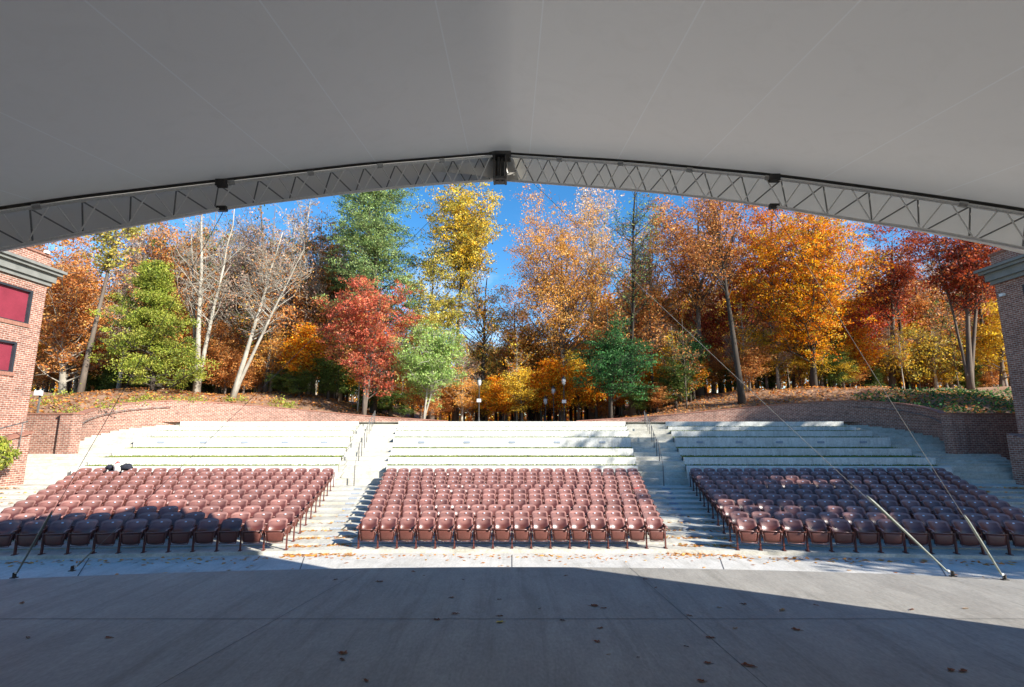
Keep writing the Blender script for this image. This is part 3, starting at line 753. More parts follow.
# ------------------------------------------------------------------ brick walls around the bowl
WP = [(4.6, 37.9, 3.86), (6.5, 37.9, 3.98), (9, 37.7, 4.12), (11.5, 37.2, 4.33), (14.5, 36.7, 4.6), (17.5, 35.9, 4.86), (19.6, 34.8, 5.0), (21.4, 33.0, 5.0), (22.6, 30.8, 4.7), (22.6, 28.6, 4.25), (22.0, 27.0, 3.85), (21.2, 25.75, 3.72)]
for s, nm in ((-1, 'left'), (1, 'right')):
    P = [Vector(p) for p in WP]; P = smooth_path(P, 4)
    m = MB(); off = 0; c = MB()
    for i, (a, b) in enumerate(zip(P, P[1:])):
        d = (b-a); d.z = 0; d.normalize(); n_ = Vector((-d.y, d.x, 0))   # points outward/back for the right side
        a_, b_ = (a.x*s, a.y), (b.x*s, b.y)
        off2 = m.wallquad(a_, b_, 0.8, a.z, 0.8, b.z, off); 
        A2, B2 = ((a.x+.3*(-n_.x if False else abs(n_.x)*0+d.y*-1*-1*0))*s, a.y), None
        # thickness to the outside
        o_ = Vector((-d.y, d.x, 0)); 
        if o_.dot(Vector((a.x, a.y, 0))) < 0: o_ = -o_
        ai, bi = ((a.x+o_.x*.3)*s, a.y+o_.y*.3), ((b.x+o_.x*.3)*s, b.y+o_.y*.3)
        m.wallquad(ai, bi, .8, a.z, .8, b.z, off); off = off2
        af, bf = ((a.x-o_.x*.03)*s, a.y-o_.y*.03), ((b.x-o_.x*.03)*s, b.y-o_.y*.03)
        ag, bg_ = ((a.x+o_.x*.33)*s, a.y+o_.y*.33), ((b.x+o_.x*.33)*s, b.y+o_.y*.33)
        za, zb = a.z, b.z
        c.face([(*af, za+.07), (*bf, zb+.07), (*bg_, zb+.07), (*ag, za+.07)]); c.face([(*af, za+.001), (*bf, zb+.001), (*bf, zb+.07), (*af, za+.07)]); c.face([(*ag, za+.001), (*bg_, zb+.001), (*bg_, zb+.07), (*ag, za+.07)])
    a = P[0]; 
    wo = m.build('brick_wall', M['brick']); tag(wo, 'curved red brick retaining wall with sloping top behind the %s terrace' % nm, 'wall', 'brick retaining walls')
    c.build('coping', M['cap'], wo)
    pl = MB(); pl.box(s*21.1-.3, s*21.1+.3, 25.1, 25.7, .8, 3.9); po = pl.build('brick_pillar', M['brick']); tag(po, 'square brick pillar at the low end of the %s curved wall' % nm, 'pillar', 'brick pillars')
    pc = MB(); pc.box(s*21.1-.34, s*21.1+.34, 25.06, 25.74, 3.903, 3.98); pc.build('coping', M['cap'], po)
    lw = MB(); x0, x1 = sorted((s*21.42, s*30)); lw.box(x0, x1, 25.3, 25.6, .8, 3.9); lo = lw.build('brick_wall', M['brick']); tag(lo, 'straight low brick wall running from the pillar to the %s building' % nm, 'wall', 'brick retaining walls')
    lc = MB(); lc.box(x0, x1, 25.26, 25.64, 3.903, 3.97); lc.build('coping', M['cap'], lo)
    # wall-mounted handrail down the curved wall
    hr = MB(); Q = [Vector((p.x*s, p.y, p.z)) for p in P[28:-1]]
    inn = [q*1 + (Vector((-q.x, -q.y+24, 0)).normalized()*.14) - Vector((0, 0, .35)) for q in Q]
    e = empty('wall_handrail', inn[0]); org = inn[0]; tag(e, 'thin steel handrail fixed along the sloping %s brick wall' % nm, 'handrail', 'handrails of the walls')
    m = MB(); m.tube([q-org for q in inn], .022, 6); m.build('rail', M['rail'], e, True)
    for q, w_ in list(zip(inn, Q))[::4]:
        m = MB(); m.tube([q-org, Vector((w_.x, w_.y, q.z-.06))-org], .012, 5); m.build('bracket', M['rail'], e)

# ------------------------------------------------------------------ brick wings (buildings)
def wing(s, X, Yf, nm):
    e = empty('brick_building', (s*X, Yf, 0)); tag(e, {'left': 'sunlit red brick building with maroon shuttered windows at far left', 'right': 'shaded dark brick building with heavy cornice at far right'}[nm], 'building')
    Yn = 15.8 if s > 0 else 14.5; o = Vector((s*X, Yf, 0))
    def pt(x, y): return (x*s, y-Yf)
    holes = [(19.2, Yf-.6, 7.6, 9.05), (19.2, Yf-.95, 5.5, 6.75)]
    if s > 0: holes = [(19.0, Yf-1.2, 6.9, 9.1), (19.0, Yf-1.2, 4.3, 6.2)]
    holes2 = [(16.4 if s < 0 else 16.6, 18.2, h[2], h[3]) for h in holes]
    allh = holes+holes2
    # wall facing the bowl built around its window openings
    ys = sorted({Yn, Yf, *[h[0] for h in allh], *[h[1] for h in allh]}); zs_ = sorted({-.5, 10.75, *[h[2] for h in allh], *[h[3] for h in allh]})
    m = MB()
    for a, b in zip(ys, ys[1:]):
        for c, d in zip(zs_, zs_[1:]):
            ym, zm = (a+b)/2, (c+d)/2
            if any(h[0] < ym < h[1] and h[2] < zm < h[3] for h in allh): continue
            m.face([(0, a-Yf, c), (0, b-Yf, c), (0, b-Yf, d), (0, a-Yf, d)], [(a, c), (b, c), (b, d), (a, d)])
    W = 10*s
    m.face([(0, 0, -.5), (W, 0, -.5), (W, 0, 10.75), (0, 0, 10.75)], [(0, -.5), (10, -.5), (10, 10.75), (0, 10.75)])
    m.face([(0, Yn-Yf, -.5), (W, Yn-Yf, -.5), (W, Yn-Yf, 10.75), (0, Yn-Yf, 10.75)], [(0, -.5), (10, -.5), (10, 10.75), (0, 10.75)])
    m.face([(W, Yn-Yf, -.5), (W, 0, -.5), (W, 0, 10.75), (W, Yn-Yf, 10.75)], [(Yn, -.5), (Yf, -.5), (Yf, 10.75), (Yn, 10.75)])
    m.build('wall', M['brick'], e)
    # inner reveals are covered by frame and pane
    for h in allh:
        f = MB(); t = .09; y0, y1 = h[0]-Yf, h[1]-Yf; xo = sorted((-.002*s, .16*s))
        f.box(xo[0], xo[1], y0, y0+t, h[2], h[3]); f.box(xo[0], xo[1], y1-t, y1, h[2], h[3]); f.box(xo[0], xo[1], y0+t, y1-t, h[3]-t, h[3]); f.box(xo[0], xo[1], y0+t, y1-t, h[2], h[2]+.04)
        fo = f.build('window', M['frame'], e)
        p = MB(); nb = 9
        for q in range(nb):
            za = h[2]+.04+(h[3]-h[2]-t-.04)*q/nb; zb = h[2]+.04+(h[3]-h[2]-t-.04)*(q+1)/nb
            p.face([(.12*s, y0+t, za), (.12*s, y1-t, za), (.105*s, y1-t, zb), (.105*s, y0+t, zb)]); p.face([(.12*s, y0+t, zb), (.12*s, y1-t, zb), (.105*s, y1-t, zb), (.105*s, y0+t, zb)])
        p.build('shutter', M['shutter'] if s < 0 else M['frame'], fo)
        sl = MB(); xs_ = sorted((-.05*s, -.002*s)); n_ = int((y1-y0)/.115)
        for q in range(n_+1): sl.box(xs_[0], xs_[1], y0+q*.115+.006-.02, y0+(q+1)*.115-.006-.02, h[2]-.16, h[2]-.004)
        sl.build('sill', M['cap'], fo)
    # cornice in three steps, brick parapet above
    c = MB(); 
    for (z0, z1, pr) in ((9.45, 9.62, .1), (9.623, 9.95, .2), (9.953, 10.08, .34), (10.083, 10.2, .44)):
        x = sorted((-pr*s, W)); c.box(x[0], x[1], Yn-Yf-pr, pr, z0, z1)
    c.build('cornice', M['cornice'], e)
    c = MB(); x = sorted((-.05*s, W)); c.box(x[0], x[1], Yn-Yf-.05, .05, 10.753, 10.84); c.build('coping', M['cap'], e)
    sc_ = MB(); x = sorted((-.02*s, .3*s)); 
    sc_.box(x[0], x[1], -.24, -.001, 3.02, 3.16)
    # small wall lamp
    l = MB(); zq = 8.9 if s > 0 else 10.9; l.obox((-.07*s, -.35, zq), (.06, 0, 0), (0, .09, 0), (0, 0, .06)); l.build('wall_lamp', M['white'], e)
    if s > 0: 
        pass
    return e
wing(-1, 20.6, 22.5, 'left'); wing(1, 21.2, 22.3, 'right')
# small white box on a post beside the left building
pb = at(38.5, 393, 26.5); e = empty('utility_box', (pb.x, pb.y, 3.9)); tag(e, 'small white box on a short post beside the left brick building', 'box')
m = MB(); m.box(-.16, .16, -.08, .08, pb.z-3.9-.12, pb.z-3.9+.12); m.build('box', M['white'], e); m = MB(); m.box(-.03, .03, .081, .14, 0, pb.z-3.9+.05); m.build('post', M['rail'], e)
# low wall at the foot of the left building with rail
lw = MB(); lw.prism([(-20.55, 15.5), (-20.05, 15.5), (-20.05, 22.2), (-20.55, 22.2)], .1, lambda x, y: 1.2+(y-15.5)*.27)
lo = lw.build('brick_wall', M['brick']); tag(lo, 'low sloping brick wall at the foot of the left brick building', 'wall', 'brick retaining walls')
c = MB(); c.prism([(-20.57, 15.45), (-19.98, 15.45), (-19.98, 22.25), (-20.57, 22.25)], lambda x, y: 1.203+(y-15.5)*.27, lambda x, y: 1.27+(y-15.5)*.27); c.build('coping', M['cap'], lo)
lw = MB(); lw.prism([(20.6, 15.5), (21.15, 15.5), (21.15, 22.2), (20.6, 22.2)], .1, lambda x, y: 1.2+(y-15.5)*.27)
lo = lw.build('brick_wall', M['brick']); tag(lo, 'low sloping brick wall at the foot of the right brick building', 'wall', 'brick retaining walls')
e = empty('wall_handrail', (-19.9, 16, 1.4)); tag(e, 'short dark handrail by the low wall under the left building', 'handrail', 'handrails of the walls')
m = MB(); m.tube([(0, 0, .55), (0, 5.8, 2.1)], .024, 6); m.build('rail', M['rail'], e, True)
for y in (.2, 2, 3.8, 5.6):
    m = MB(); m.tube([(0, y, -.4+y*.26), (0, y, .55+y*.267)], .018, 6); m.build('post', M['rail'], e, True)

# ------------------------------------------------------------------ terrain behind the walls
WPATH = [(-60, 14)]+[(-30.5, 25.8)]+[(-p[0]-.2, p[1]+.1) for p in WP[::-1]]+[(p[0]+.2, p[1]+.1) for p in WP]+[(30.5, 25.8), (60, 14)]
_W = [(math.atan2(-p[0], p[1]), math.hypot(p[0], p[1]), p[2]) for p in WP[::-1]]+[(math.atan2(p[0], p[1]), math.hypot(p[0], p[1]), p[2]) for p in WP]
_Wr = [(math.radians(-77), 61.6)]+[(-math.atan2(30.5, 25.8), 39.95)]+[(a, b) for a, b, c in _W]+[(math.atan2(30.5, 25.8), 39.95)]+[(math.radians(77), 61.6)]
_Wz = [(a, c) for a, b, c in _W]
def hgt(x, y):
    z = hgt0(x, y); a = math.atan2(x, y); k = math.hypot(x, y)-interp(_Wr, a)
    if k < 7:
        zt = interp(_Wz, a)-.06; z = zt+(z-zt)*sstep(max(k, 0), 0, 7)
    return z
def hgt0(x, y):
    ax = abs(x); t = sstep(ax, 5, 19); z = 3.72
    r = math.hypot(x, y)
    bank = t*(.25+2.15*sstep(y, 25, 40)*(1.1 if x > 0 else 1.0))+t*.03*max(y-40, 0)
    z += bank-.004*max(y-42, 0)*(1-t)
    z += .12*math.sin(x*.5+y*.23)*sstep(r, 36, 46)+.08*math.sin(x*1.3-y*.7)*sstep(ax, 6, 10)
    return z
tp = [Vector((p[0], p[1], 0)) for p in WPATH]; tps = []
for a, b in zip(tp, tp[1:]):
    n_ = max(1, int((b-a).length/1.0)); tps += [a.lerp(b, k/n_) for k in range(n_)]
tps.append(tp[-1])
offs = [0, .4, .9, 1.5, 2.3, 3.1, 4, 5, 6, 7, 8.5, 10.5, 14, 18, 24, 32, 45, 65, 100, 160, 300]
tm = MB()
for p in tps:
    d = p.normalized()
    for k in offs:
        q = p+d*k; z = hgt(q.x, q.y)
        tm.v.append((q.x, q.y, z if k < 80 else z-.02*(k-80)))
no = len(offs)
for i in range(len(tps)-1):
    for j in range(no-1):
        tm.f.append((i*no+j, (i+1)*no+j, (i+1)*no+j+1, i*no+j+1)); tm.m.append(0); tm.uv.append([(0, 0)]*4)
tag(tm.build('hillside', M['mulch'], None, True), kind='structure')

# ------------------------------------------------------------------ foliage
def leaf_mesh(name, pts, size, pal, parent=None, var=.25, flat=.0, clump=None, elong=1.4, droop=0):
    """pts Nx3, each becomes one small leaf blade with its own colour"""
    pts = np.asarray(pts, float); n = len(pts); rg = RNG
    a = rg.normal(size=(n, 3)); a /= np.linalg.norm(a, axis=1)[:, None]
    b = rg.normal(size=(n, 3)); 
    if flat > 0: a[:, 2] *= (1-flat); a /= np.linalg.norm(a, axis=1)[:, None]; b[:, 2] *= (1-flat)
    b -= (a*b).sum(1)[:, None]*a; b /= np.linalg.norm(b, axis=1)[:, None]
    s = size*rg.uniform(.6, 1.35, n)[:, None]
    V = np.empty((n, 4, 3)); V[:, 0] = pts-a*s*.5*elong; V[:, 1] = pts+b*s*.36+a*s*.08; V[:, 2] = pts+a*s*.5*elong; V[:, 3] = pts-b*s*.36+a*s*.08
    me = bpy.data.meshes.new(name); me.vertices.add(n*4); me.vertices.foreach_set('co', V.reshape(-1))
    me.loops.add(n*4); me.loops.foreach_set('vertex_index', np.arange(n*4, dtype=np.int32))
    me.polygons.add(n); me.polygons.foreach_set('loop_start', np.arange(0, n*4, 4, dtype=np.int32))
    try: me.polygons.foreach_set('loop_total', np.full(n, 4, np.int32))
    except Exception: pass
    pal = np.array(pal); idx = rg.integers(0, len(pal), n)
    if clump is not None: 
        m_ = rg.random(n) < .6; idx = np.where(m_, clump % len(pal), idx)
    br_ = 1.0 if clump is None else np.random.default_rng(5).uniform(.62, 1.3, int(clump.max())+1)[clump][:, None]
    c = pal[idx]*br_*rg.uniform(1-var, 1+var, n)[:, None]*np.stack([np.ones(n), rg.uniform(.88, 1.12, n), np.ones(n)], 1)
    col = np.ones((n, 4, 4)); col[:, :, :3] = np.clip(c, 0, 1)[:, None, :]
    ca = me.color_attributes.new('Col', 'FLOAT_COLOR', 'CORNER'); ca.data.foreach_set('color', col.reshape(-1))
    me.materials.append(M['leaf']); me.update(); me.validate()
    o = bpy.data.objects.new(name, me); COL.objects.link(o)
    if parent: o.parent = parent
    return o
GREENY = [(.075, .13, .028), (.11, .16, .035), (.05, .09, .022), (.15, .19, .045)]
CEDAR = [(.22, .25, .04), (.28, .31, .055), (.12, .16, .03), (.34, .34, .07)]
PINE = [(.16, .23, .08), (.22, .3, .11), (.1, .16, .065), (.3, .37, .13)]
HOLLY = [(.03, .1, .03), (.045, .14, .04), (.02, .06, .02), (.08, .18, .055)]
REDM = [(.5, .13, .075), (.42, .085, .05), (.58, .2, .12), (.34, .07, .045), (.42, .22, .08)]
ORANGE = [(.68, .27, .03), (.78, .36, .035), (.58, .18, .025), (.48, .14, .03), (.5, .4, .06)]
GOLD = [(.7, .46, .05), (.6, .38, .05), (.5, .37, .06), (.75, .53, .09)]
YELGR = [(.42, .34, .07), (.34, .3, .07), (.5, .4, .1), (.28, .27, .06)]
RUST = [(.48, .2, .065), (.56, .26, .08), (.38, .14, .045), (.6, .33, .12)]
BEECH = [(.6, .3, .07), (.66, .36, .09), (.5, .23, .055), (.64, .4, .14)]
DRED = [(.24, .045, .025), (.34, .07, .03), (.16, .03, .02), (.42, .12, .04)]
PALEGR = [(.24, .34, .09), (.3, .4, .12), (.17, .27, .07), (.34, .42, .14)]

def tree(name, label, base, H, RX, kind, pal, bark='bark', lean=(0, 0), c0=.25, n_limb=26, leaves=9000, lsize=.17, shape='oval', trunk_r=None, group=None, seed=1, twig=True, cat='tree', fork=False, RY=None, clumpr=.55, up=.5, link=True):
    rg = random.Random(seed); nr = np.random.default_rng(seed)
    if leaves > 3000: leaves = int(leaves*1.4); lsize *= .84
    e = empty(name, base)
    if label: tag(e, label, cat, group)
    tr = trunk_r or (.012*H+.06)
    tb = MB()
    def trunkpath(lx, ly, H, n=9, wob=.02):
        P = []; ox = oy = 0
        for i in range(n+1):
            t = i/n; ox += rg.gauss(0, wob*H*.25); oy += rg.gauss(0, wob*H*.25)
            P.append(Vector((lx*t*H+ox*t, ly*t*H+oy*t, t*H-(.25 if i == 0 else 0))))
        return P
    trunks = [(trunkpath(lean[0], lean[1], H*(.96 if shape not in ('oval', 'top', 'spray') or leaves < 3000 else .84)), tr)]
    if fork: trunks.append((trunkpath(lean[0]+.13, lean[1]+.03, H*.86), tr*.75)); 
    if fork == 2: trunks.append((trunkpath(lean[0]-.12, lean[1]+.05, H*.8), tr*.6))
    tips = []
    for P, r0 in trunks:
        n = len(P)-1
        tb.tube(P, [r0*(1.25 if i == 0 else 1)*(1-.88*(i/n)**.85)+.012 for i in range(n+1)], 8)
    def prof(t):        # crown radius profile, t 0 bottom .. 1 top
        if shape == 'cone': return max(1.0-.92*t, .06)*(1 if t > .08 else .7)
        if shape == 'oval': return max(math.sin(math.pi*(.12+.83*t))**.7, .15)
        if shape == 'cedar': return (1.02-.75*t**1.5)*(.72+.3*math.sin(t*31))
        if shape == 'top': return max(math.sin(math.pi*(.05+.88*t**1.4))**.7, .12)
        if shape == 'layer': return (.55+.45*math.sin(t*17+seed))*max(math.sin(math.pi*(.1+.8*t))**.6, .2)
        return 1
    if RY is None: RY = RX
    cl = shape in ('oval', 'top', 'pine', 'spray')
    if cl:
        nc = int(n_limb*1.7); zb = c0*H; hh = (H-zb)/2; zc_ = zb+hh
        lob = [(nr.normal(size=3), rg.uniform(-.22, .3)) for _ in range(9)]
        P, r0 = trunks[0]; CT = []
        while len(CT) < nc:
            d = nr.normal(size=3); d /= np.linalg.norm(d); rr_ = rg.random()**.42
            k = 1+sum(a_*max(0, float(np.dot(d, v_/np.linalg.norm(v_))))**3 for v_, a_ in lob)
            fz = d[2]*rr_
            wz = 1.0 if shape != 'top' else (.78+.3*fz)
            if shape == 'pine': wz = (.95-.25*fz)*(.65+.5*abs(math.sin(fz*9+seed)))
            tz = min(max((zc_+fz*hh*min(k, 1.06))/H, .02), 1)
            kk = tz*(len(P)-1); ia = int(min(kk, len(P)-2)); ax = P[ia].lerp(P[ia+1], kk-ia)
            CT.append(Vector((ax.x+d[0]*rr_*RX*k*wz, ax.y+d[1]*rr_*RY*k*wz, tz*H)))
        for ci, cpt in enumerate(CT):
            P, r0 = trunks[ci % len(trunks)]
            hd = math.hypot(cpt.x-lean[0]*cpt.z, cpt.y-lean[1]*cpt.z); ts = max(min((cpt.z-hd*(.75*up+.25))/H, .9), c0*.75)
            kk = ts*(len(P)-1); ia = int(min(kk, len(P)-2)); s0 = P[ia].lerp(P[ia+1], kk-ia)
            v = cpt-s0; m1 = s0+v*.5+Vector((rg.gauss(0, .05), rg.gauss(0, .05), -.08 if up > .3 else .02))*v.length; m2 = s0+v*.8+Vector((rg.gauss(0, .04), rg.gauss(0, .04), -.03))*v.length
            rr_ = max(r0*(1-.8*ts)*.36*rg.uniform(.6, 1.1), .018)
            tb.tube([s0, s0.lerp(m1, .5), m1, m2, cpt], [rr_, rr_*.8, rr_*.6, rr_*.38, .008], 5, False)
            for b_ in range(7 if twig else 4):
                s1 = m1.lerp(cpt, rg.uniform(.1, 1)); e1 = s1+Vector((rg.gauss(0, 1), rg.gauss(0, 1), rg.gauss(.35 if up > .3 else 0, .5))).normalized()*RX*rg.uniform(.12, .34)
                tb.tube([s1, s1.lerp(e1, .5)+Vector((rg.gauss(0, .03), rg.gauss(0, .03), .02)), e1], [.016, .011, .004], 4, False)
                tips.append((e1, 1)); tips.append((s1.lerp(e1, .55), 1))
                for c_ in range(3 if twig else 1):
                    s2 = s1.lerp(e1, rg.uniform(.2, .9)); e2 = s2+Vector((rg.gauss(0, 1), rg.gauss(0, 1), rg.gauss(.3, .6))).normalized()*RX*rg.uniform(.06, .2)
                    tb.tube([s2, e2], [.008, .003], 3, False); tips.append((e2, 1))
    for i in range(0 if cl else n_limb):
        f = (i+.5)/n_limb; t = c0+(1-c0)*f*.98
        P, r0 = trunks[i % len(trunks)]
        k = t*(len(P)-1); a = int(min(k, len(P)-2)); s0 = P[a].lerp(P[a+1], k-a)
        ang = i*2.399+rg.uniform(-.5, .5); rad = prof(f)*rg.uniform(.7, 1.12)
        if rg.random() < .2: rad *= .6
        if rg.random() < .12: rad *= 1.18
        end = s0+Vector((math.cos(ang)*RX*rad, math.sin(ang)*RY*rad, (up*rg.uniform(.5, 1.3))*RX*rad*(1-.4*f)))
        if shape in ('cone', 'layer'): end.z = s0.z+rg.uniform(-.12, .18)*RX*rad*1.2
        mid = s0.lerp(end, .5)+Vector((rg.gauss(0, .06), rg.gauss(0, .06), rg.gauss(.0, .05)))*RX*rad
        if up > .3: mid.z -= .06*RX
        rr = max(r0*(1-.85*t)*.5, .02)
        LP = [s0, s0.lerp(mid, .5)+Vector((0, 0, .02*RX)), mid, mid.lerp(end, .5)+Vector((rg.gauss(0, .04), rg.gauss(0, .04), 0))*RX, end]
        tb.tube(LP, [rr, rr*.8, rr*.6, rr*.4, rr*.15+.004], 5, False)
        tips.append((end, .8*rad)); 
        nb = 7 if twig else 4
        for b in range(nb):
            q = .25+.72*b/nb; kk = q*4; ia = int(min(kk, 3)); s1 = LP[ia].lerp(LP[ia+1], kk-ia)
            Lb = RX*rad*(.5*(1-q)+.22)*rg.uniform(.6, 1.3)
            d = (end-s0).normalized(); sd = Vector((-d.y, d.x, 0))*(1 if b % 2 else -1)
            dv = (d*.7+sd*rg.uniform(.5, 1.1)+Vector((0, 0, rg.uniform(-.1, .7) if up > .3 else rg.uniform(-.2, .25)))).normalized()
            e1 = s1+dv*Lb; m1 = s1.lerp(e1, .5)+Vector((rg.gauss(0, .05), rg.gauss(0, .05), rg.gauss(0, .05)))*Lb
            tb.tube([s1, m1, e1], [rr*.38+.003, rr*.26+.003, .004], 4, False)
            tips.append((m1, .5)); tips.append((e1, .6))
            if twig:
                for c_ in range(3):
                    s2 = m1.lerp(e1, c_/3+.1); dv2 = (dv+Vector((rg.gauss(0, .7), rg.gauss(0, .7), rg.gauss(.15, .5)))).normalized()
                    e2 = s2+dv2*Lb*rg.uniform(.35, .7)
                    tb.tube([s2, e2], [.009, .004], 3, False); tips.append((e2, .4))
    if kind == 'bare' and leaves == 0:
        pass
    tb.build('trunk', M[bark], e, True)
    if leaves:
        T = np.array([list(p) for p, _ in tips]); n = len(T)
        drop = nr.random(n) < .26; wts = np.where(drop, .06, nr.uniform(.3, 1.8, n)); wts /= wts.sum()
        ids = nr.choice(n, leaves, p=wts)
        r = clumpr*.8*nr.uniform(.5, 1.3, n)[ids][:, None]
        off = np.clip(nr.normal(size=(leaves, 3)), -1.7, 1.7)*r*np.array([1, 1, .3 if shape == 'pine' else .55])*(.72 if cl else 1)
        if shape == 'layer': off[:, 2] *= .5
        leaf_mesh('crown', T[ids]+off, lsize, pal, e, clump=ids)
    return e
def tbase(px, py, Y=None):
    """foot of a tree seen at this pixel: on the hillside at distance Y"""
    u, _ = slope(px, py); x = u*Y; return (x, Y, hgt(x, Y)-.05)
def hgt_top(px, py, Y): return at(px, py, Y)[2]

def T(px, Y, ytop, wpx, label, pal, name='tree', pxbase=None, **kw):
    """px,ytop: where the crown's top shows; wpx: half width of crown in px"""
    pb = pxbase if pxbase is not None else px
    b = tbase(pb, 400, Y); top = at(px, ytop, Y); H = (top[2]-b[2])*1.07; RX = wpx/FPX*Y*1.02
    kw.setdefault('lean', (((top[0]-b[0])/H), 0))
    return tree(name, label, b, H, RX, 'leafy', pal, **kw)

# --- trees one can tell apart in the photograph
T(118, 36, 215, 40, 'slender leaning pine with bare pole trunk beside the left building', YELGR, 'pine_tree', pxbase=79, bark='bark', c0=.62, n_limb=18, leaves=2600, lsize=.15, shape='top', seed=3, trunk_r=.2, RY=2.2, clumpr=.4, up=.2)
T(152, 37.5, 266, 52, 'dense yellow green cedar on the left bank', CEDAR, 'cedar_tree', bark='barkdark', c0=.02, n_limb=90, leaves=42000, lsize=.115, shape='cedar', seed=4, twig=False, clumpr=.36, up=.35, trunk_r=.16)
T(205, 41, 188, 50, 'tall bare tree with pale forked trunks right of the cedar', RUST, 'bare_tree', pxbase=196, bark='barkpale', c0=.3, n_limb=34, leaves=700, lsize=.1, shape='top', seed=5, fork=2, up=.9, trunk_r=.24, clumpr=.4)
T(286, 39, 236, 48, 'pale leaning twin-trunk bare tree at the left edge of the wood', RUST, 'bare_tree', pxbase=232, bark='barkpale', c0=.35, n_limb=34, leaves=1500, lsize=.1, shape='top', seed=6, fork=1, up=.7, trunk_r=.2, clumpr=.4)
T(262, 46, 205, 58, 'grey twiggy bare tree behind the leaning twin-trunk tree', [(.32, .2, .15), (.38, .24, .17)], 'bare_tree', bark='bark', c0=.3, n_limb=40, leaves=2600, lsize=.09, shape='oval', seed=7, up=.8, clumpr=.5)
T(374, 43, 166, 64, 'tall blue green pine rising behind the red maple', PINE, 'pine_tree', bark='barkdark', c0=.3, n_limb=60, leaves=52000, lsize=.13, shape='pine', seed=8, up=.25, clumpr=.5, trunk_r=.26)
T(365, 37.8, 276, 50, 'small crimson red maple on the bank left of the middle terrace', REDM, 'maple_tree', bark='bark', c0=.16, n_limb=40, leaves=24000, lsize=.12, shape='oval', seed=9, up=.3, clumpr=.36, fork=1, trunk_r=.14)
T(437, 38.8, 324, 44, 'small pale green tree with thin twin trunks beside the red maple', PALEGR, 'dogwood_tree', pxbase=424, bark='barkpale', c0=.28, n_limb=34, leaves=13000, lsize=.13, shape='oval', seed=10, up=.35, clumpr=.38, fork=1, trunk_r=.08)
T(466, 46, 186, 56, 'tall golden yellow tree against the open sky left of the gap', GOLD+YELGR, 'maple_tree', pxbase=455, bark='barkdark', c0=.5, n_limb=34, leaves=19000, lsize=.165, shape='top', seed=11, up=.7, clumpr=.5, trunk_r=.24)
T(432, 45, 250, 42, 'yellow green tree between the blue green pine and golden tree', YELGR, 'tree', bark='bark', c0=.25, n_limb=34, leaves=12000, lsize=.17, shape='oval', seed=12, up=.6, clumpr=.5)
T(562, 46, 208, 66, 'broad copper orange beech right of the sky gap', BEECH, 'beech_tree', bark='bark', c0=.2, n_limb=54, leaves=30000, lsize=.135, shape='oval', seed=13, up=.6, clumpr=.6)
T(530, 50, 318, 46, 'thin copper beech low in the middle of the gap', BEECH, 'beech_tree', bark='barkdark', c0=.15, n_limb=34, leaves=11000, lsize=.16, shape='oval', seed=14, up=.5, clumpr=.6)
T(482, 48, 262, 34, 'thin copper tree under the golden crown beside the sky gap', BEECH+YELGR, 'tree', bark='barkdark', c0=.25, n_limb=26, leaves=5200, lsize=.16, shape='oval', seed=71, up=.6, clumpr=.5)
T(516, 52, 292, 34, 'small rust tree closing the foot of the sky gap', RUST+BEECH, 'tree', bark='bark', c0=.2, n_limb=26, leaves=5600, lsize=.16, shape='oval', seed=72, up=.6, clumpr=.5)
T(142, 47, 222, 46, 'tall rust tree standing behind the yellow green cedar', RUST, 'beech_tree', bark='bark', c0=.3, n_limb=36, leaves=8000, lsize=.16, shape='oval', seed=73, up=.6, clumpr=.5)
T(330, 47, 228, 34, 'tall rust tree between bare trees and the blue green pine', RUST, 'beech_tree', bark='bark', c0=.3, n_limb=34, leaves=7500, lsize=.16, shape='oval', seed=74, up=.6, clumpr=.5)
T(652, 48, 205, 42, 'tall copper tree behind the nearly bare dark trunked tree', BEECH, 'beech_tree', bark='barkpale', c0=.3, n_limb=34, leaves=8000, lsize=.16, shape='oval', seed=75, up=.6, clumpr=.5)
T(628, 42, 180, 42, 'tall nearly bare dark trunked tree above the green holly', PINE, 'pine_tree', pxbase=632, bark='barkdark', c0=.35, n_limb=34, leaves=1900, lsize=.13, shape='top', seed=15, up=.6, clumpr=.5, trunk_r=.26)
T(616, 39.5, 325, 42, 'dark green holly in front of the orange trees right of middle', HOLLY, 'holly_tree', pxbase=610, bark='barkdark', c0=.2, n_limb=40, leaves=16000, lsize=.13, shape='pine', seed=16, up=.2, clumpr=.4, trunk_r=.12)
T(592, 53, 186, 44, 'pale pinkish thin crowned tree high right of the sky gap', [(.62, .42, .3), (.55, .36, .25), (.66, .48, .33)], 'tree', bark='barkpale', c0=.5, n_limb=30, leaves=3000, lsize=.17, shape='top', seed=17, up=.9, clumpr=.45)
T(700, 45, 182, 55, 'tall rust coloured tree behind the leaning dark trunk', RUST, 'oak_tree', bark='bark', c0=.35, n_limb=40, leaves=11000, lsize=.17, shape='top', seed=18, up=.7, clumpr=.6)
T(718, 39, 186, 42, 'leaning dark trunked tree with few rust leaves on the right bank', RUST, 'oak_tree', pxbase=742, bark='barkdark', c0=.5, n_limb=30, leaves=3800, lsize=.15, shape='top', seed=19, up=.6, clumpr=.5, trunk_r=.26)
T(806, 40.5, 196, 76, 'brightest orange maple with gold lower boughs on the right bank', ORANGE+[(.72, .36, .03)], 'maple_tree', pxbase=815, bark='barkdark', c0=.1, n_limb=72, leaves=36000, lsize=.135, shape='oval', seed=20, up=.45, clumpr=.42, trunk_r=.24)
T(772, 46, 188, 48, 'deep orange tree left of and behind the brightest orange maple', [(.5, .16, .03), (.4, .11, .03), (.55, .22, .04)], 'maple_tree', bark='bark', c0=.35, n_limb=40, leaves=13000, lsize=.17, shape='oval', seed=21, up=.6, clumpr=.6)
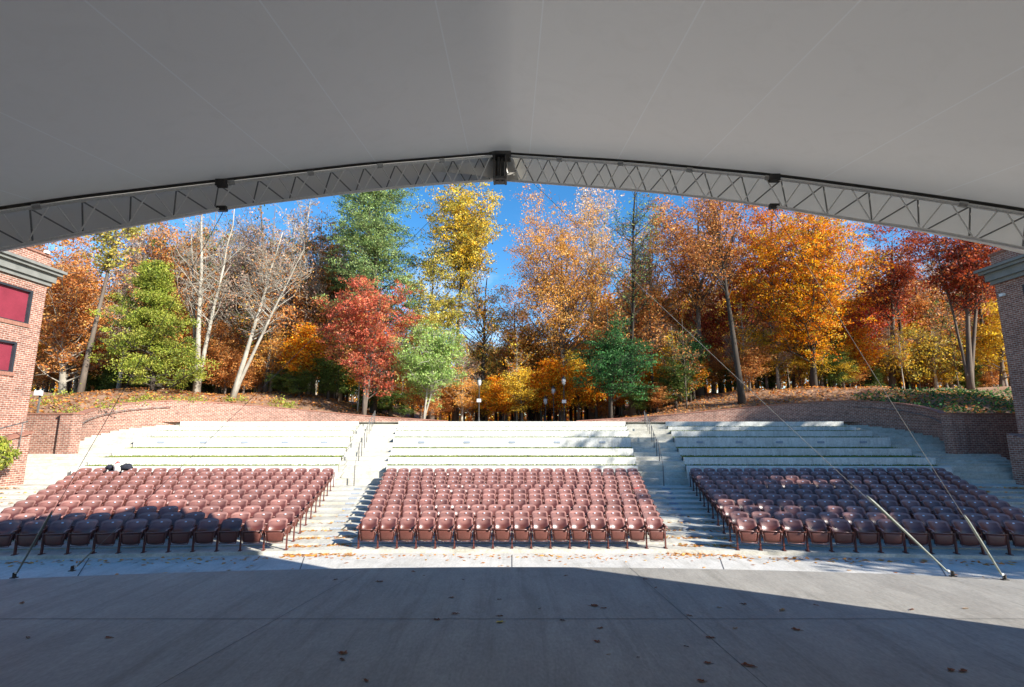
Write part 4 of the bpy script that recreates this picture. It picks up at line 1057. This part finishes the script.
T(960, 37.5, 205, 62, 'dark red oak with grey forked trunks beside the right building', DRED, 'oak_tree', pxbase=972, bark='bark', c0=.38, n_limb=44, leaves=13000, lsize=.16, shape='top', seed=22, up=.5, clumpr=.5, fork=2, trunk_r=.2)
T(893, 44, 225, 40, 'thin dark red tree between the orange maple and red oak', DRED, 'oak_tree', bark='bark', c0=.4, n_limb=30, leaves=6500, lsize=.16, shape='top', seed=23, up=.6, clumpr=.55)
T(920, 43, 330, 42, 'low yellow green tree below the dark red oak', YELGR+GOLD, 'tree', bark='bark', c0=.2, n_limb=30, leaves=6500, lsize=.15, shape='oval', seed=24, up=.4, clumpr=.5)
T(868, 46, 300, 36, 'small scarlet tree low right of the orange maple', [(.45, .06, .05), (.5, .14, .04)], 'tree', bark='barkpale', c0=.25, n_limb=28, leaves=6000, lsize=.15, shape='oval', seed=25, up=.5, clumpr=.5)
T(62, 42, 222, 52, 'tall rust brown beech behind the left building corner', RUST, 'beech_tree', bark='barkpale', c0=.1, n_limb=50, leaves=17000, lsize=.17, shape='oval', seed=26, up=.5, clumpr=.6)
T(1003, 41, 300, 34, 'golden low tree tucked against the right building', GOLD, 'tree', bark='bark', c0=.15, n_limb=28, leaves=6500, lsize=.16, shape='oval', seed=27, up=.4, clumpr=.5)
T(690, 42.5, 335, 22, 'narrow dark green holly left of the leaning dark trunk', HOLLY, 'holly_tree', bark='barkdark', c0=.15, n_limb=26, leaves=5500, lsize=.14, shape='oval', seed=28, up=.2, clumpr=.35)

# --- repeated trees of the wood: prototypes copied in a loop
protos = {}
def proto(key, pal, **kw):
    e = tree('woodland_tree', None, (0, 0, -500), 10, kw.pop('RX', 2.6), 'leafy', pal, **kw); protos[key] = [e, False]
proto('rust', RUST, bark='bark', c0=.2, n_limb=30, leaves=6500, lsize=.17, seed=31, up=.6, clumpr=.6)
proto('orange', ORANGE, bark='barkdark', c0=.15, n_limb=30, leaves=7500, lsize=.18, seed=32, up=.5, clumpr=.6)
proto('gold', GOLD, bark='bark', c0=.2, n_limb=28, leaves=5500, lsize=.17, seed=33, up=.5, clumpr=.6)
proto('copper', BEECH, bark='barkpale', c0=.25, n_limb=28, leaves=5500, lsize=.16, seed=34, up=.6, clumpr=.6)
proto('bare', [(.42, .27, .2), (.48, .31, .22)], bark='barkpale', c0=.3, n_limb=34, leaves=1900, lsize=.1, seed=35, up=.8, clumpr=.4)
proto('pole', RUST, bark='barkdark', c0=.45, n_limb=20, leaves=1100, lsize=.15, seed=36, up=.7, clumpr=.5, RX=1.9)
proto('green', GREENY, bark='barkdark', c0=.05, n_limb=34, leaves=8000, lsize=.16, seed=37, up=.2, clumpr=.5)
proto('red', DRED+REDM, bark='bark', c0=.25, n_limb=28, leaves=5500, lsize=.16, seed=38, up=.5, clumpr=.6)
proto('sapling', ORANGE+GOLD, bark='barkpale', c0=.35, n_limb=16, leaves=900, lsize=.13, seed=41, up=.9, clumpr=.35, RX=1.7, trunk_r=.07)
proto('thicket', RUST+GREENY, bark='bark', c0=.1, n_limb=24, leaves=1800, lsize=.13, seed=42, up=.9, clumpr=.4, RX=2.2, trunk_r=.06)
desc = {'sapling': 'slender pale sapling', 'thicket': 'twiggy thin tree', 'rust': 'rust brown leafy tree', 'orange': 'orange leafy tree', 'gold': 'golden leafy tree', 'copper': 'copper leafy tree with pale trunk', 'bare': 'bare pale trunked tree', 'pole': 'thin dark sparse tree', 'green': 'dark green leafy evergreen', 'red': 'dark red leafy tree'}
HERO = [(62, 'rust beech by the left building'), (152, 'yellow green cedar'), (240, 'leaning twin-trunk tree'), (365, 'red maple'), (437, 'pale green dogwood'), (512, 'sky gap'), (560, 'broad copper beech'), (616, 'green holly'), (742, 'leaning dark trunk'), (812, 'brightest orange maple'), (893, 'thin dark red tree'), (965, 'dark red oak')]
seen = {}
def put(key, px, Y, H, rzv, dz=0):
    p = protos[key]; o = p[0] if not p[1] else copy_tree(p[0]); p[1] = True
    b = tbase(px, 400, Y); s = H/10; o.location = (b[0], b[1], b[2]+dz); w_ = .75+.25*min(s, 1.3)
    o.scale = (w_*s**.35, w_*s**.35, s); o.rotation_euler = (0, 0, rzv)
    hx, hn = min(HERO, key=lambda h: abs(h[0]-px)); side = 'behind' if abs(px-hx) < 12 else ('left of' if px < hx else 'right of')
    depth = 'near' if Y < 44 else ('mid-distance' if Y < 56 else 'far'); size = 'low' if H < 7.5 else ('tall' if H > 14 else 'middling')
    lab = '%s %s %s %s the %s' % (size, depth.replace('mid-distance', 'mid'), desc[key].replace(' with pale trunk', ''), side, hn.replace('rust beech by the left building', 'left building'))
    k = seen.get(lab, 0); seen[lab] = k+1
    tag(o, lab, 'tree', 'trees of the wood behind the seats')
rr = random.Random(5)
plan = []
# understory and body of the wood
for i in range(150):
    px = -30+1084*((i*0.6180339) % 1.0); Y = 42+38*rr.random()**.8
    if 465 < px < 610 and Y < 60: continue
    z = 'L' if px < 340 else ('C' if px < 560 else 'R')
    if z == 'L': key = rr.choice(['rust', 'rust', 'copper', 'bare', 'bare', 'bare', 'pole', 'orange', 'green'] if px > 190 else ['rust', 'rust', 'orange', 'green', 'copper', 'bare'])
    elif z == 'C': key = rr.choice(['rust', 'gold', 'copper', 'pole', 'orange', 'gold', 'orange'])
    else: key = rr.choice(['orange', 'orange', 'rust', 'copper', 'gold', 'pole', 'pole', 'bare', 'gold', 'green'] if px < 840 else ['red', 'rust', 'gold', 'green', 'pole', 'bare', 'orange'])
    H = rr.uniform(7, 13.5)*(Y/48)**.6 if z != 'C' else rr.uniform(5, 8.5)*(Y/48)**.7
    if key in ('bare', 'pole'): H *= 1.3
    if z == 'L' and key in ('rust', 'copper', 'orange'): H *= 1.2
    if key == 'green': H = rr.uniform(3, 6)
    plan.append((key, px, Y, H))
for i in range(46):       # low growth along the front of the wood
    px = 40+960*((i*0.7548776+.3) % 1.0)
    if 455 < px < 600: continue
    plan.append((rr.choice(['green', 'green', 'orange', 'rust', 'gold'] if px > 500 else ['green', 'rust', 'rust', 'green']), px, rr.uniform(41, 46), rr.uniform(2.2, 4.8)))
for i in range(34):
    plan.append((('bare', 'bare', 'thicket', 'rust')[i % 4], 120+225*((i*.6180339) % 1.0), rr.uniform(44, 62), rr.uniform(12, 18)))
for i in range(14):
    plan.append((('bare', 'thicket')[i % 2], 125+215*((i*.6180339+.3) % 1.0), rr.uniform(45, 52), rr.uniform(16, 19.5)))
for i in range(26):
    plan.append((('gold', 'orange', 'orange', 'copper')[i % 4], 470+180*((i*.6180339+.2) % 1.0), rr.uniform(56, 76), rr.uniform(7, 11)))
for i in range(26):
    plan.append((('orange', 'gold', 'rust', 'copper', 'red')[i % 5], 640+400*((i*.6180339+.5) % 1.0), rr.uniform(48, 66), rr.uniform(9, 16)))
for i in range(60):
    px = 30+980*((i*0.5698403+.1) % 1.0)
    if 484 < px < 500: continue
    plan.append((('sapling', 'thicket', 'pole', 'bare')[i % 4], px, rr.uniform(40.3, 50) if abs(px-520) > 60 else rr.uniform(43, 55), rr.uniform(5, 11)))
for px, Y, H, key in ((503, 44.5, 4.4, 'orange'), (522, 43.6, 5.2, 'gold'), (541, 44.5, 5.8, 'orange'), (560, 43.8, 6.0, 'orange'), (578, 45, 6.6, 'gold'), (596, 44, 6, 'orange'), (648, 43, 5.5, 'orange'), (668, 44, 6.5, 'gold'), (462, 45, 5, 'copper'), (487, 47, 4.5, 'gold'), (768, 43, 5.5, 'gold'), (860, 43, 5.5, 'orange'), (845, 41.5, 4, 'gold'), (300, 42, 6, 'orange'), (215, 43, 6.5, 'rust'), (270, 43, 5.5, 'copper'), (500, 58, 7.5, 'gold'), (520, 54, 7, 'orange'), (536, 50, 6.5, 'gold'), (550, 56, 8, 'orange'), (585, 47, 7, 'orange'), (600, 50, 9, 'gold'), (640, 48, 9, 'orange'), (655, 52, 11, 'orange'), (575, 55, 9, 'gold'), (480, 60, 8, 'copper'), (60, 48, 12.5, 'orange'), (100, 50, 13, 'rust'), (128, 46, 11.5, 'orange'), (215, 50, 9, 'orange'), (300, 48, 9.5, 'rust'), (325, 46, 9, 'rust'), (250, 45, 6, 'rust'), (175, 49, 12, 'rust')): plan.append((key, px, Y, H))
for key, px, Y, H in plan: put(key, px, Y, H, rr.uniform(0, 6.28))

# far wood: one mass
n = 90000
Yf = RNG.uniform(78, 118, n); pxf = RNG.uniform(-120, 1144, n)
uf = (pxf-512)/FPX; xf = uf*Yf
den = .5+.5*np.sin(pxf*.031+1.3)*np.sin(pxf*.0117+.4)
gap = np.exp(-((pxf-505)/45)**2)
topz = 3.7+(12+9*den)*(1-.5*gap)+3*np.sin(pxf*.11)+2*np.sin(pxf*.37)
zf_ = 3.5+(topz-3.5)*RNG.beta(.9, 1.5, n)
pts = np.stack([xf, Yf, zf_], 1)
fw = leaf_mesh('far_wood', pts, .55, RUST+BEECH+ORANGE+ORANGE+GOLD+[(.14, .15, .04)], None, var=.35)
tag(fw, 'hazy mass of far rust and orange woodland behind the nearer trees', 'wood', kind='stuff')
# off-frame trees standing right of the bowl (their shadows fall on the right block)
for i, (x, y, H) in enumerate(((24.6, 5.4, 14), (26.5, 9.5, 15.5), (30.0, 12.2, 21), (36, 11, 23), (35, 18, 22), (41, 21, 24))):
    tree('woodland_tree', ['shortest sparse oak outside the bowl beside the stage', 'sparse oak outside the bowl, nearest the right building', 'taller sparse oak outside the bowl, behind the right building', 'sparse oak outside the bowl at right, third in line', 'sparse oak outside the bowl at right, fourth in line', 'sparse oak farthest outside the bowl at right'][i], (x, y, 0), H, 4.2, 'leafy', RUST, c0=.3, n_limb=34, leaves=9500, lsize=.28, seed=50+i, up=.6, clumpr=.8, group='trees beside the bowl')

# shrubs
T(4, 20.2, 398, 20, 'leafy green shrub against the foot of the left brick building', CEDAR, 'shrub', cat='shrub', bark='bark', c0=.05, n_limb=26, leaves=3600, lsize=.1, seed=60, up=.5, clumpr=.2, trunk_r=.05)
bpy.context.view_layer.update()
sh = COL.objects.get('shrub')
if sh: sh.location = (-19.6, 20.2, 1.75); sh.scale = (.9, .9, 1.35)
n = 3600
xx = RNG.uniform(23, 34, n); yy = RNG.uniform(28.5, 36, n)
pts = np.array([(x, y, hgt(x, y)+abs(RNG.normal(0, .16))) for x, y in zip(xx, yy)])
tag(leaf_mesh('ground_cover', pts, .13, HOLLY+HOLLY+GREENY, None), 'low green ivy ground cover on the right bank', 'ground cover', kind='stuff')
WA = sorted((math.atan2(p.x, p.y), p.length) for p in tps)
def outside(x, y):
    a = math.atan2(x, y); return math.hypot(x, y) > interp(WA, a)+.5 and (abs(x) > 5 or y > 40)
n = 18000
pts = []
while len(pts) < n:
    s = random.choice((-1, 1)); th = random.uniform(-.95, .95); r = random.uniform(30, 47); s = 1
    x, y = r*math.sin(th), r*math.cos(th)
    i = None
    if outside(x, y) and not (-21 < x < -6 and math.hypot(x, y) < 42.5 and random.random() < .85): pts.append((x, y, hgt(x, y)+.03+random.random()*.06))
tag(leaf_mesh('leaf_litter', pts, .15, RUST+RUST+[(.3, .2, .13), (.24, .15, .09), (.2, .12, .07)], None, flat=.75), 'fallen brown and orange leaves covering the banks under the trees', 'leaf litter', kind='stuff')
# small green sprigs on the left bank
pts = []
for i in range(26):
    px = random.uniform(40, 330); Y = random.uniform(33, 40) if px > 180 else random.uniform(28.5, 36)
    u, _ = slope(px, 400); c = (u*Y, Y, hgt(u*Y, Y)); r_ = random.uniform(.15, .4)
    if abs(c[0]) < 5 or math.hypot(c[0], c[1]) < 38.5 and px > 120: continue
    for _ in range(120): pts.append((c[0]+random.gauss(0, r_), c[1]+random.gauss(0, r_), c[2]+abs(random.gauss(.1, r_*.7))))
if pts: tag(leaf_mesh('undergrowth', pts, .1, CEDAR, None), 'small green weeds dotted over the brown left bank', 'undergrowth', kind='stuff')
# litter on the bowl steps
pts = []
def stepz(v):
    for i in range(10, -1, -1):
        if v >= vs[i]: return ROWZ[i]
    return PIT
for s in (-1, 1):
    for _ in range(330):
        i = min(int(abs(random.gauss(0, 2.6))), 8)-1; v = (vs[i+1]-random.uniform(.02, .32))
        c, d = Cp(v), Sp(v); t = random.betavariate(1.2, .9); x = (c[0]+(d[0]-c[0])*t)*s; y = c[1]+(d[1]-c[1])*t
        pts.append((x, y, bowl(x, stepz(v))+.015))
    for _ in range(1500):
        v = random.choice(vs[:11])-random.uniform(.02, .3); l = random.uniform(Lsec(v)+.2, max(ext(v)-.2, Lsec(v)+.3)); 
        if random.random() < .6: l = ext(v)-abs(random.gauss(0, .5))-.8
        p = Op(v, l); pts.append((p[0]*s, p[1], bowl(p[0], stepz(v))+.03+.012*10))
for _ in range(420):
    x = random.uniform(-13, 13); y = (Y0-FRONT if abs(x) < 5 else Y0-FRONT-.2-(abs(x)-6)*SA/CA)-abs(random.gauss(0, .25))-.02
    pts.append((x, y, bowl(x, PIT)+.01))
for _ in range(260):
    x = random.uniform(-9, 13); y = random.uniform(8, 14); pts.append((x, y, bowl(x, PIT)+.01))
tag(leaf_mesh('leaf_litter', pts, .085, BEECH+RUST+RUST+[(.3, .13, .05)], None, flat=.93), 'dry orange leaves strewn over the concrete steps and pit floor', 'leaf litter', kind='stuff')
# stage leaves: single fallen leaves
def leaf_shape(kind, r, seed):
    rg = random.Random(seed); m = MB(); n_ = 22; P = []
    for i in range(n_):
        a = 2*math.pi*i/n_
        if kind == 0: rad = r*(.55+.42*abs(math.cos(2.5*a)))*rg.uniform(.9, 1.08)
        else: rad = r*(.45+.55*abs(math.cos(a))**1.5)*rg.uniform(.95, 1.05)
        P.append((math.cos(a)*rad*1.15, math.sin(a)*rad*.8, .006+rg.uniform(0, .5)*r*abs(math.sin(a*1.5))*.7))
    c = (0, 0, .006)
    for i in range(n_): m.face([c, P[i], P[(i+1) % n_]])
    m.tube([(-r*1.6, 0, .004), (0, 0, .008)], .0018, 4); return m
LM = [speckled('dry_leaf_brown', (.16, .055, .02), (.28, .1, .04), 30, .7, 60, .2), speckled('dry_leaf_tan', (.3, .17, .07), (.42, .25, .1), 30, .7, 60, .2), speckled('dry_leaf_dark', (.08, .03, .015), (.15, .06, .03), 30, .7, 60, .2), speckled('dry_leaf_yellow', (.45, .36, .08), (.55, .45, .14), 30, .7, 60, .2)]
lv = [(22, 603.5, .055, 0), (108.5, 638, .055, 0), (28, 638, .04, 2), (135, 563.5, .035, 2), (336, 580, .05, 2), (379.5, 582, .065, 0), (413, 572, .05, 0), (424, 576, .03, 2), (452, 598, .045, 0), (455, 614, .055, 0), (437, 620, .05, 2), (500, 616.5, .05, 2), (500, 622.5, .07, 3), (499, 600, .035, 2), (343, 653.5, .07, 0), (342, 660, .04, 2), (366, 681, .04, 0), (463, 580, .03, 2), (594.5, 606, .075, 0), (604, 608.5, .045, 0), (597, 642, .05, 0), (600.5, 628.5, .045, 0), (566, 576, .05, 2), (588, 571, .03, 1), (645, 579.5, .04, 0), (656, 588, .035, 0), (689, 616, .04, 0), (710, 638, .055, 0), (707.5, 663.5, .05, 0), (748, 666, .075, 0), (701, 681.5, .05, 0), (735, 629, .035, 1), (744, 604.5, .05, 2), (782.5, 610.5, .07, 1), (796, 630, .065, 0), (719, 608, .035, 1), (815.5, 605.5, .04, 0), (912, 610, .05, 2), (951, 670.5, .06, 0), (963, 671.5, .065, 0), (540, 609, .03, 2), (966, 609, .04, 1), (609, 655, .025, 1), (638, 658, .02, 2), (686, 647, .03, 2), (563, 621, .04, 2)]
cw = ['reddish brown', 'tan', 'dark brown', 'yellow']
for i, (px, py, r, k) in enumerate(lv):
    p = onz(px, py, SZ); o = leaf_shape(i % 2 if r > .04 else 1, r*.75, i).build('fallen_leaf', LM[k]); o.location = p+Vector((0, 0, .002)); o.rotation_euler = (0, 0, rr.uniform(-.8, .8)+(3.14 if rr.random() < .5 else 0))
    side = 'far left' if px < 250 else ('left' if px < 450 else ('middle' if px < 620 else ('right' if px < 850 else 'far right')))
    dep = 'back edge' if py < 585 else ('beyond the cross joint' if py < 619 else ('just before the cross joint' if py < 645 else 'near the camera'))
    tag(o, '%s %s leaf at %s of the stage, %s' % ('large' if r > .06 else ('mid-sized' if r > .042 else 'small'), cw[k], side, dep), 'leaf', 'fallen leaves on the stage')

# ------------------------------------------------------------------ lamp posts on the path behind
def lamp(px, ytop, Y, label):
    b = tbase(px, 400, Y); b = (b[0], b[1], hgt(b[0], b[1])); h = at(px, ytop, Y)[2]-b[2]
    e = empty('lamp_post', b); tag(e, label, 'lamp post', 'lamp posts on the path through the wood')
    m = MB(); m.lathe((0, 0, 0), [(.13, 0), (.13, .12), (.07, .3), (.05, .5), (.042, h-.75), (.06, h-.7)], 10); m.build('pole', M['darksteel'], e, True)
    m = MB(); m.lathe((0, 0, 0), [(.06, h-.7), (.14, h-.6), (.17, h-.35), (.13, h-.2)], 12); m.build('globe', M['globe'], e, True)
    m = MB(); m.lathe((0, 0, 0), [(.19, h-.2), (.12, h-.08), (.03, h-.03), (.015, h+.08)], 12); m.build('lamp_cap', M['darksteel'], e, True)
    if px < 500 or px > 560: m = MB(); m.box(-.16, .16, -.06, -.045, 1.6, 1.85); m.build('sign', M['white'], e)
lamp(479, 377, 40.5, 'lamp post with pale globe and white sign left of the sky gap')
lamp(564, 376, 41, 'lamp post with white sign in front of the orange trees')
lamp(553.5, 386, 42.6, 'farther lamp post just left of the one with the orange trees')
lamp(545.5, 396, 43, 'most distant small lamp post on the wooded path')
print('objects', len(bpy.data.objects))
